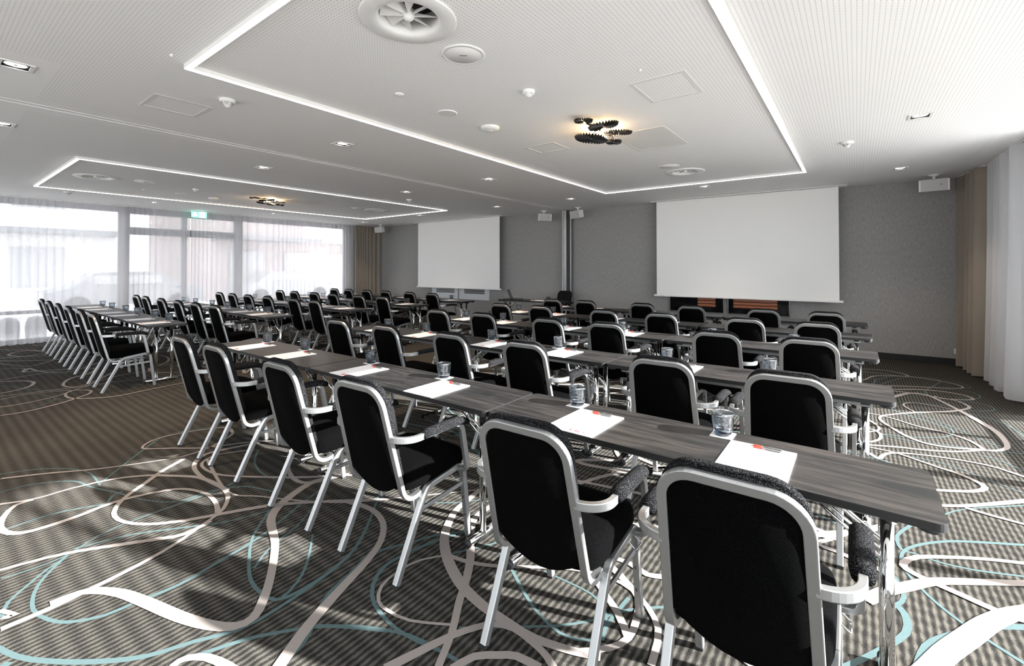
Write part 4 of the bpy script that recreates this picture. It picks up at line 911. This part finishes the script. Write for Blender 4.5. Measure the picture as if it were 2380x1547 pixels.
# ------------------------------------------------------------------ stacking armchair; origin on the floor between the rear feet, facing +Y
def backy(z): return -.075 + (.94 - z) * .25
def squircle_pts(w, y0, y1, n=40, e=4.5, wr=None):
    out = []
    for k in range(n):
        a = 2 * PI * k / n; c, s_ = math.cos(a), math.sin(a)
        x = w * math.copysign(abs(c) ** (2 / e), c); y = (y0 + y1) / 2 + (y1 - y0) / 2 * math.copysign(abs(s_) ** (2 / e), s_)
        if wr: x *= 1 + wr * ((y - y0) / (y1 - y0) - .5)
        out.append((x, y))
    return out
def make_chair():
    t = empty('armchair')
    # side frames: rear leg, seat rail, front leg
    for sx in (-1, 1):
        X = sx * .222
        full = fillet([(X, 0, .010), (X, .185, .395), (X, .455, .43), (X, .508, .010)], [.075, .055], 6)
        P = [Vector(p) for p in full]
        ia = 7; ib = len(P) - 8
        rear = MB().sweep(P[:ia], .030, .030, (1, 0, 0)).build('leg', M['alu'], t)
        MB().box((X - .0145, -.0145, 0), (X + .0145, .0145, .013)).build('foot_glide', M['rubber'], rear)
        MB().sweep(P[ia - 1:ib + 2], .030, .030, (1, 0, 0)).build('seat_rail', M['alu'], t)
        front = MB().sweep(P[ib + 1:], .030, .030, (1, 0, 0)).build('leg', M['alu'], t)
        MB().box((X - .0145, .493, 0), (X + .0145, .522, .013)).build('foot_glide', M['rubber'], front)
        for z in (.235, .135):
            yy = .455 + .053 * (.43 - z) / .42
            MB().lathe([(.0055, 0), (.0055, .003), (0, .004)], 10, cap=False, M=Matrix.Translation((X, yy - .0152, z)) @ Matrix.Rotation(R(90), 4, 'X')).build('plug', M['rubber'], front)
        MB().sweep([(X, .142, .300), (X, .473, .318)], .012, .020, (1, 0, 0)).build('side_stretcher', M['alu'], t)
        # arm: out of the back post, forward, down, and hooked back in to the rail
        a0 = backy(.690)
        pth = [Vector((sx * (.192 + .096 * math.sin(R(9 * k))), a0 + .092 * (1 - math.cos(R(9 * k))), .690)) for k in range(10)] + fillet([(sx * .288, a0 + .092, .690), (sx * .288, .372, .693), (sx * .288, .428, .415), (sx * .224, .428, .408)], [.07, .05], 6)
        arm = MB().sweep(pth, .030, .022, (0, 0, 1)).build('armrest', M['alu'], t)
        pd = MB(); ys_ = [.105 + (.415 - .105) * k / 9 for k in range(10)]; vs = []; nn = 14
        for k, y in enumerate(ys_):
            zc = .698 + (-.006 if k in (0,) else 0) - (.020 * ((k - 6) / 3) ** 2 if k > 6 else 0); sc = .86 if k in (0, 9) else 1
            for j in range(nn):
                a = 2 * PI * j / nn; c, s_ = math.cos(a), math.sin(a)
                vs.append((sx * .288 + (.031 * sc * c), y, zc + (.024 * sc * s_ if s_ > 0 else .019 * sc * s_)))
        fs = [(k * nn + j, k * nn + (j + 1) % nn, (k + 1) * nn + (j + 1) % nn, (k + 1) * nn + j) for k in range(9) for j in range(nn)]
        fs += [tuple(range(nn)), tuple(9 * nn + j for j in range(nn))]
        pd.add(vs, fs, 0, True); pd.build('arm_pad', M['fabric_pad'], arm)
    MB().sweep([(-.222, .17, .372), (.222, .17, .372)], .018, .014, (0, 0, 1)).build('rear_crossbar', M['alu'], t)
    MB().sweep([(-.222, .44, .402), (.222, .44, .402)], .018, .014, (0, 0, 1)).build('front_crossbar', M['alu'], t)
    # back hoop
    hp = fillet([(-.195, .235, .388), (-.198, .072, .352), (-.181, backy(.925), .925), (.181, backy(.925), .925), (.198, .072, .352), (.195, .235, .388)], [.07, .092, .092, .07], 8)
    MB().sweep(hp, .030, .022, (1, 0, 0)).build('back_frame', M['alu'], t)
    # upholstery: pad in front of the hoop, dark panel filling it from behind and running under the seat
    def outline(z0, z1, w0, w1, r, sag=0.0):
        pts = []
        for k in range(9):
            a = R(90 * k / 8); pts.append((w1 - r + r * math.cos(a), z1 - r + r * math.sin(a)))
        pts += [(-x, z) for x, z in reversed(pts)]
        n = 8
        for k in range(n + 1):
            x = -w0 + 2 * w0 * k / n; pts.append((x, z0 - sag * (1 - (x / w0) ** 2)))
        return pts
    def slab(pts, off0, off1, crown=0.0):
        b = MB(); n = len(pts); nv = Vector((0, 1, .25)).normalized(); vs = []
        cx_, cz_ = 0, sum(p[1] for p in pts) / n
        rings = [(off0, 1.0), (off0 + (off1 - off0) * .25, 1.012), (off0 + (off1 - off0) * .8, 1.0), (off1, .93), (off1 + crown, .55)]
        for off, sc in rings:
            for x, z in pts:
                xx, zz = x * sc, cz_ + (z - cz_) * (sc if sc >= 1 else 1 - (1 - sc) * .7)
                vs.append((xx, backy(zz) + nv.y * off, zz + nv.z * off))
        fs = [(k * n + i, k * n + (i + 1) % n, (k + 1) * n + (i + 1) % n, (k + 1) * n + i) for k in range(len(rings) - 1) for i in range(n)]
        fs += [tuple(range(n)), tuple((len(rings) - 1) * n + i for i in range(n))]
        return b.add(vs, fs, 0, True)
    bk = slab(outline(.44, .952, .181, .190, .10), .012, .046, .008).build('backrest', M['fabric_pad'], t)
    slab(outline(.455, .912, .180, .166, .080, .085), -.007, .016).build('back_panel', M['fabric'], bk)
    # seat cushion
    st = MB(); n = 44; rings = []
    for z, w, a, b in ((.405, .200, .075, .480), (.418, .222, .060, .505), (.445, .228, .055, .513), (.482, .227, .056, .510), (.505, .220, .064, .497), (.519, .188, .10, .45), (.523, .09, .2, .36)):
        rings.append([(x, y, z + (-.012 * max(0, (y - .42) / .1) if z > .44 else .0) - .02 * (1 - (y / .5)) ** 2 * (1 if z > .44 else .4)) for x, y in squircle_pts(w, a, b, n, 5.5)])
    vs = [p for r_ in rings for p in r_]
    fs = [(k * n + i, k * n + (i + 1) % n, (k + 1) * n + (i + 1) % n, (k + 1) * n + i) for k in range(len(rings) - 1) for i in range(n)] + [tuple(range(n)), tuple((len(rings) - 1) * n + i for i in range(n))]
    st.add(vs, fs, 0, True); st.build('seat', M['fabric'], t)
    # wire linking hook at the right front
    MB().sweep(fillet([(.224, .36, .405), (.262, .36, .375), (.262, .42, .375), (.224, .42, .405)], .006, 3), .004, .004, (0, 0, 1)).build('linking_hook', M['chrome'], t)
    return t
chair0 = make_chair(); index_kids(chair0)

# ------------------------------------------------------------------ folding table 1.74 x .455; origin on the floor at the middle
TL, TW, TZ = 1.735, .455, .760
def make_table():
    t = empty('folding_table')
    pts = rrect(-TL / 2, -TW / 2, TL / 2, TW / 2, .028, 5)
    tp = MB(); tp.prism([(x * .9985, y * .995) for x, y in pts], TZ - .0012, TZ, 0, mi_side=1); tp.prism(pts, TZ - .024, TZ - .0012, 1, mi_side=1, smooth=False)
    tp.build('tabletop', [M['wood'], M['edge']], t)
    for sy in (-1, 1):
        MB().box((-TL / 2 + .10, sy * .135 - .010, TZ - .062), (TL / 2 - .10, sy * .135 + .010, TZ - .025)).build('apron_rail', M['alu'], t)
    for sx in (-1, 1):
        X = sx * (TL / 2 - .135)
        MB().box((X - .022, -.19, TZ - .044), (X + .022, .19, TZ - .024)).build('leg_bracket', M['rubber'], t)
        for sy in (-1, 1):
            p = MB().tube((X, sy * .085, .035), (X, sy * .085, TZ - .04), .0185, 18).build('leg_post', M['chrome'], t)
            MB().lathe([(.026, -.024), (.030, -.010), (.028, .0), (.020, .006)], 18, M=Matrix.Translation((X, sy * .085, TZ - .052))).build('post_collar', M['rubber'], p)
            MB().tube((X, sy * .060, .52), (X - sx * .27, sy * .060, TZ - .035), .0062, 10).build('brace', M['chrome'], t)
            MB().tube((X, sy * .044, .54), (X - sx * .25, sy * .044, TZ - .035), .0050, 10).build('brace', M['chrome'], t)
        fb = MB().tube((X, -.205, .026), (X, .205, .026), .0205, 18).build('foot_bar', M['chrome'], t)
        for sy in (-1, 1):
            MB().tube((X, sy * .203, .026), (X, sy * .216, .026), .0225, 18).build('foot_cap', M['rubber'], fb)
            MB().lathe([(.012, 0), (.014, .006), (.010, .010)], 14, M=Matrix.Translation((X, sy * .17, 0))).build('glide', M['rubber'], fb)
            MB().lathe([(.030, .736), (.032, .730), (.031, .722), (.026, .719)], 20, M=Matrix.Translation((sx * (TL / 2 - .040), sy * (TW / 2 - .042), 0))).build('corner_bumper', M['rubber'], t)
    return t
table0 = make_table(); index_kids(table0)

# ------------------------------------------------------------------ tableware
def make_glass():
    t = empty('glass_tumbler')
    def rip(a, z, k): return 1 + .020 * math.sin(6 * a + (2.2 if int(z * 60) % 2 else 0)) * math.sin(PI * min(1, max(0, z / .098)))
    out = [(.030, .0), (.0345, .003), (.037, .012), (.041, .035), (.0440, .060), (.0455, .085), (.0465, .100)]
    inn = [(.0448, .100), (.0432, .085), (.0415, .060), (.0385, .038), (.034, .020), (.0, .017)]
    MB().lathe(out + inn, 30, cap=False, rip=rip).add([], []).build('tumbler_wall', M['glass'], t)
    MB().lathe([(.0, .0012), (.029, .0014), (.033, .004), (.0335, .011), (.028, .0145), (0, .0155)], 24, cap=False).build('tumbler_base', M['glass_base'], t)
    return t
glass0 = make_glass(); index_kids(glass0)
def make_pad():
    t = empty('notepad')
    MB().box((-.120, -.165, 0), (.120, .165, .004)).build('sheets', M['paper'], t)
    g = MB()
    def q(x0, y0, x1, y1): g.box((x0, y0, .004), (x1, y1, .0046))
    z0 = -.150
    q(-.005, z0, .030, z0 + .005); q(-.005, z0 + .018, .030, z0 + .023); q(-.005, z0 + .009, .030, z0 + .014); q(-.005, z0, .001, z0 + .023); q(.025, z0, .030, z0 + .023)
    q(.036, z0, .042, z0 + .023); q(.036, z0, .068, z0 + .005); q(.063, z0, .068, z0 + .023)
    g.build('printed_logo', M['red_ink'], t)
    return t
pad0 = make_pad(); index_kids(pad0)
def make_pen():
    t = empty('ballpoint_pen')
    def L(pr, nm, m_): return MB().lathe(pr, 14, cap=False, M=Matrix.Translation((0, 0, .0062)) @ Matrix.Rotation(R(90), 4, 'Y')).build(nm, m_, t)
    L([(.0, -.070), (.0012, -.068), (.0030, -.054)], 'tip', M['silver_plastic'])
    L([(.0040, -.056), (.0062, -.050), (.0060, -.030), (.0052, -.021), (.0044, -.020)], 'grip', M['red'])
    L([(.0046, -.021), (.0056, .0), (.0054, .040), (.0040, .052), (.0, .053)], 'barrel', M['silver_plastic'])
    MB().box((-.002, -.0018, .0120), (.050, .0018, .0135), bev=.0004).build('clip', M['silver_plastic'], t)
    L([(.0022, .052), (.0022, .060), (.0, .061)], 'push_button', M['silver_plastic'])
    return t
pen0 = make_pen(); index_kids(pen0)
coaster0 = MB().box((-.046, -.046, 0), (.046, .046, .002)).build('paper_coaster', M['paper'])
KIDS[coaster0.name] = []
FIRST = {}
def place(proto, loc, rz, label, cat, group):
    if proto.name not in FIRST: FIRST[proto.name] = 1; o = proto
    else: o = copy_tree(proto)
    o.location = loc; o.rotation_euler = (0, 0, rz); tag(o, label, cat, group)
    return o

# ------------------------------------------------------------------ the rows
ORD = ['rightmost', 'second from right', 'third from right', 'fourth from right', 'fifth from right', 'leftmost']
ROW = ['nearest', 'second', 'third', 'fourth', 'farthest']
rj = random.Random(5)
# right-hand block: front edge of the tables, y of the rear chair feet, chair x, notepad x
RB = [(1.800, 1.397, [-.28, -.97, -1.965, -2.73, -3.65, -4.36]),
      (3.265, 2.830, [-.30, -.965, -1.94, -2.76, -3.68, -4.43]),
      (4.715, 4.280, [-.305, -.98, -1.98, -2.71, -3.66, -4.43]),
      (6.045, 5.570, [-.325, -.985, -1.91, -2.67, -3.67, -4.40]),
      (7.385, 6.920, [-.31, -1.0, -1.93, -2.67, -3.66, -4.31])]
RPAD = [-.315, -1.045, -2.065, -2.865, -3.845, -4.565]
REND = [.208, .17, .143, .128, .11]
LB = [(1.850, 1.435, [-7.43, -8.16, -9.08, -9.85, -10.75, -11.52]),
      (3.240, 2.795, [-7.58, -8.35, -9.20, -10.05, -11.0, -11.68]),
      (4.660, 4.240, [-7.37, -8.1, -9.15, -10.0, -10.8, -11.5]),
      (6.000, 5.540, [-7.26, -8.03, -9.0, -9.76, -10.66, -11.38]),
      (7.370, 6.935, [-7.36, -8.15, -9.03, -9.8, -10.58, -11.25])]
LPAD = [[-7.62, -8.3, -9.2, -9.92, -10.87, -11.6], [-7.68, -8.4, -9.37, -10.12, -11.05, -11.78], [-7.55, -8.28, -9.2, -9.95, -10.85, -11.58], [-7.45, -8.17, -9.1, -9.85, -10.8, -11.5], [-7.5, -8.22, -9.15, -9.9, -10.85, -11.55]]
LEND = [-7.27, -7.13, -7.08, -7.0, -6.98]
TEND = ['right end', 'middle', 'left end']
def block(rows, pads, ends, slope, x_ref, bn, gname):
    th = -math.atan(slope)
    for r, (yf, yc, cxs) in enumerate(rows):
        def Y(x): return slope * (x_ref - x)
        for k in range(3):
            xc = ends[r] - TL / 2 - k * (TL + .012)
            place(table0, (xc, yf + Y(xc) + TW / 2, 0), th, f'dark wood folding table with chrome legs, {TEND[k]} of {ROW[r]} row, {bn} block', 'table', f'folding tables of the {gname} block')
        for i, x in enumerate(cxs):
            j = rj.uniform(-1, .2)
            for k in range(3):
                for LX in (ends[r] - k * (TL + .012) - .135, ends[r] - k * (TL + .012) - TL + .135):
                    for sx in (-1, 1):
                        d_ = x + sx * .222 - LX
                        if abs(d_) < .056: x += (.056 - abs(d_)) * (1 if d_ > 0 else -1)
            place(chair0, (x, yc + Y(x) + .010 * j - (.012 if slope else 0), 0), th + R(1.1 * rj.uniform(-1, 1)), f'black armchair with silver frame, {ORD[i]} in {ROW[r]} row, {bn} block', 'chair', f'armchairs of the {gname} block')
        px = pads if not isinstance(pads[0], list) else pads[r]
        for i, x in enumerate(px):
            y0 = yf + Y(x)
            dx = rj.uniform(-.01, .01) if r else 0
            place(pad0, (x + dx, y0 + .168, TZ), th + R(rj.uniform(-1.5, 1.5)), f'white notepad with red print, {ORD[i]} in {ROW[r]} row, {bn} block', 'notepad', f'notepads of the {gname} block')
            place(pen0, (x + dx + .025, y0 + .300, TZ + .004), R(rj.uniform(-2, 5)) + th, f'silver pen with red grip, {ORD[i]} in {ROW[r]} row, {bn} block', 'pen', f'pens of the {gname} block')
            gx, gy = x + dx - .165, y0 + .385
            place(coaster0, (gx, gy, TZ), th + R(rj.uniform(-4, 4)), f'white paper coaster under a tumbler, {ORD[i]} in {ROW[r]} row, {bn} block', 'coaster', f'coasters of the {gname} block')
            place(glass0, (gx, gy, TZ + .002), rj.uniform(0, 6), f'smoky glass tumbler, {ORD[i]} in {ROW[r]} row, {bn} block', 'glass', f'tumblers of the {gname} block')
block(RB, RPAD, REND, 0.0, 0, 'right-hand', 'right-hand')
block(LB, LPAD, LEND, 0.017, -7.2, 'window-side', 'window-side')

# presenter's table by the wall jamb, with laptop, notepad, glass and a chair facing the rows
place(table0, (-5.98, 8.70, 0), 0, 'dark wood folding table standing alone before the front wall, carrying the laptop', 'table', None)
place(chair0, (-5.56, 9.40, 0), PI, 'black armchair behind the laptop table, facing the rows', 'chair', None)
place(pad0, (-5.78, 8.66, TZ), PI / 2, 'white notepad on the laptop table', 'notepad', None)
place(pen0, (-5.92, 8.60, TZ + .004), .3, 'silver pen with red grip on the laptop table', 'pen', None)
place(glass0, (-5.72, 8.53, TZ), 1, 'smoky glass tumbler on the laptop table', 'glass', None) if False else place(glass0, (-5.50, 8.60, TZ), 1, 'smoky glass tumbler on the laptop table', 'glass', None)
t = empty('laptop', (-6.42, 8.68, TZ), R(-62)); tag(t, 'open black laptop on the table before the front wall', 'laptop')
MB().box((-.17, -.12, 0), (.17, .12, .018), bev=.004).build('keyboard_base', M['black'], t)
X = Matrix.Translation((0, -.12, .018)) @ Matrix.Rotation(R(22), 4, 'X')
ld_ = MB().box((-.17, -.010, 0), (.17, 0, .235), bev=.003, M=X).build('screen_lid', M['black'], t)
MB().box((-.155, 0, .015), (.155, .0015, .222), M=X).build('display', M['gloss_black'], ld_)
MB().box((-.145, -.05, .018), (.145, .09, .0195)).build('keyboard', M['edge'], t)
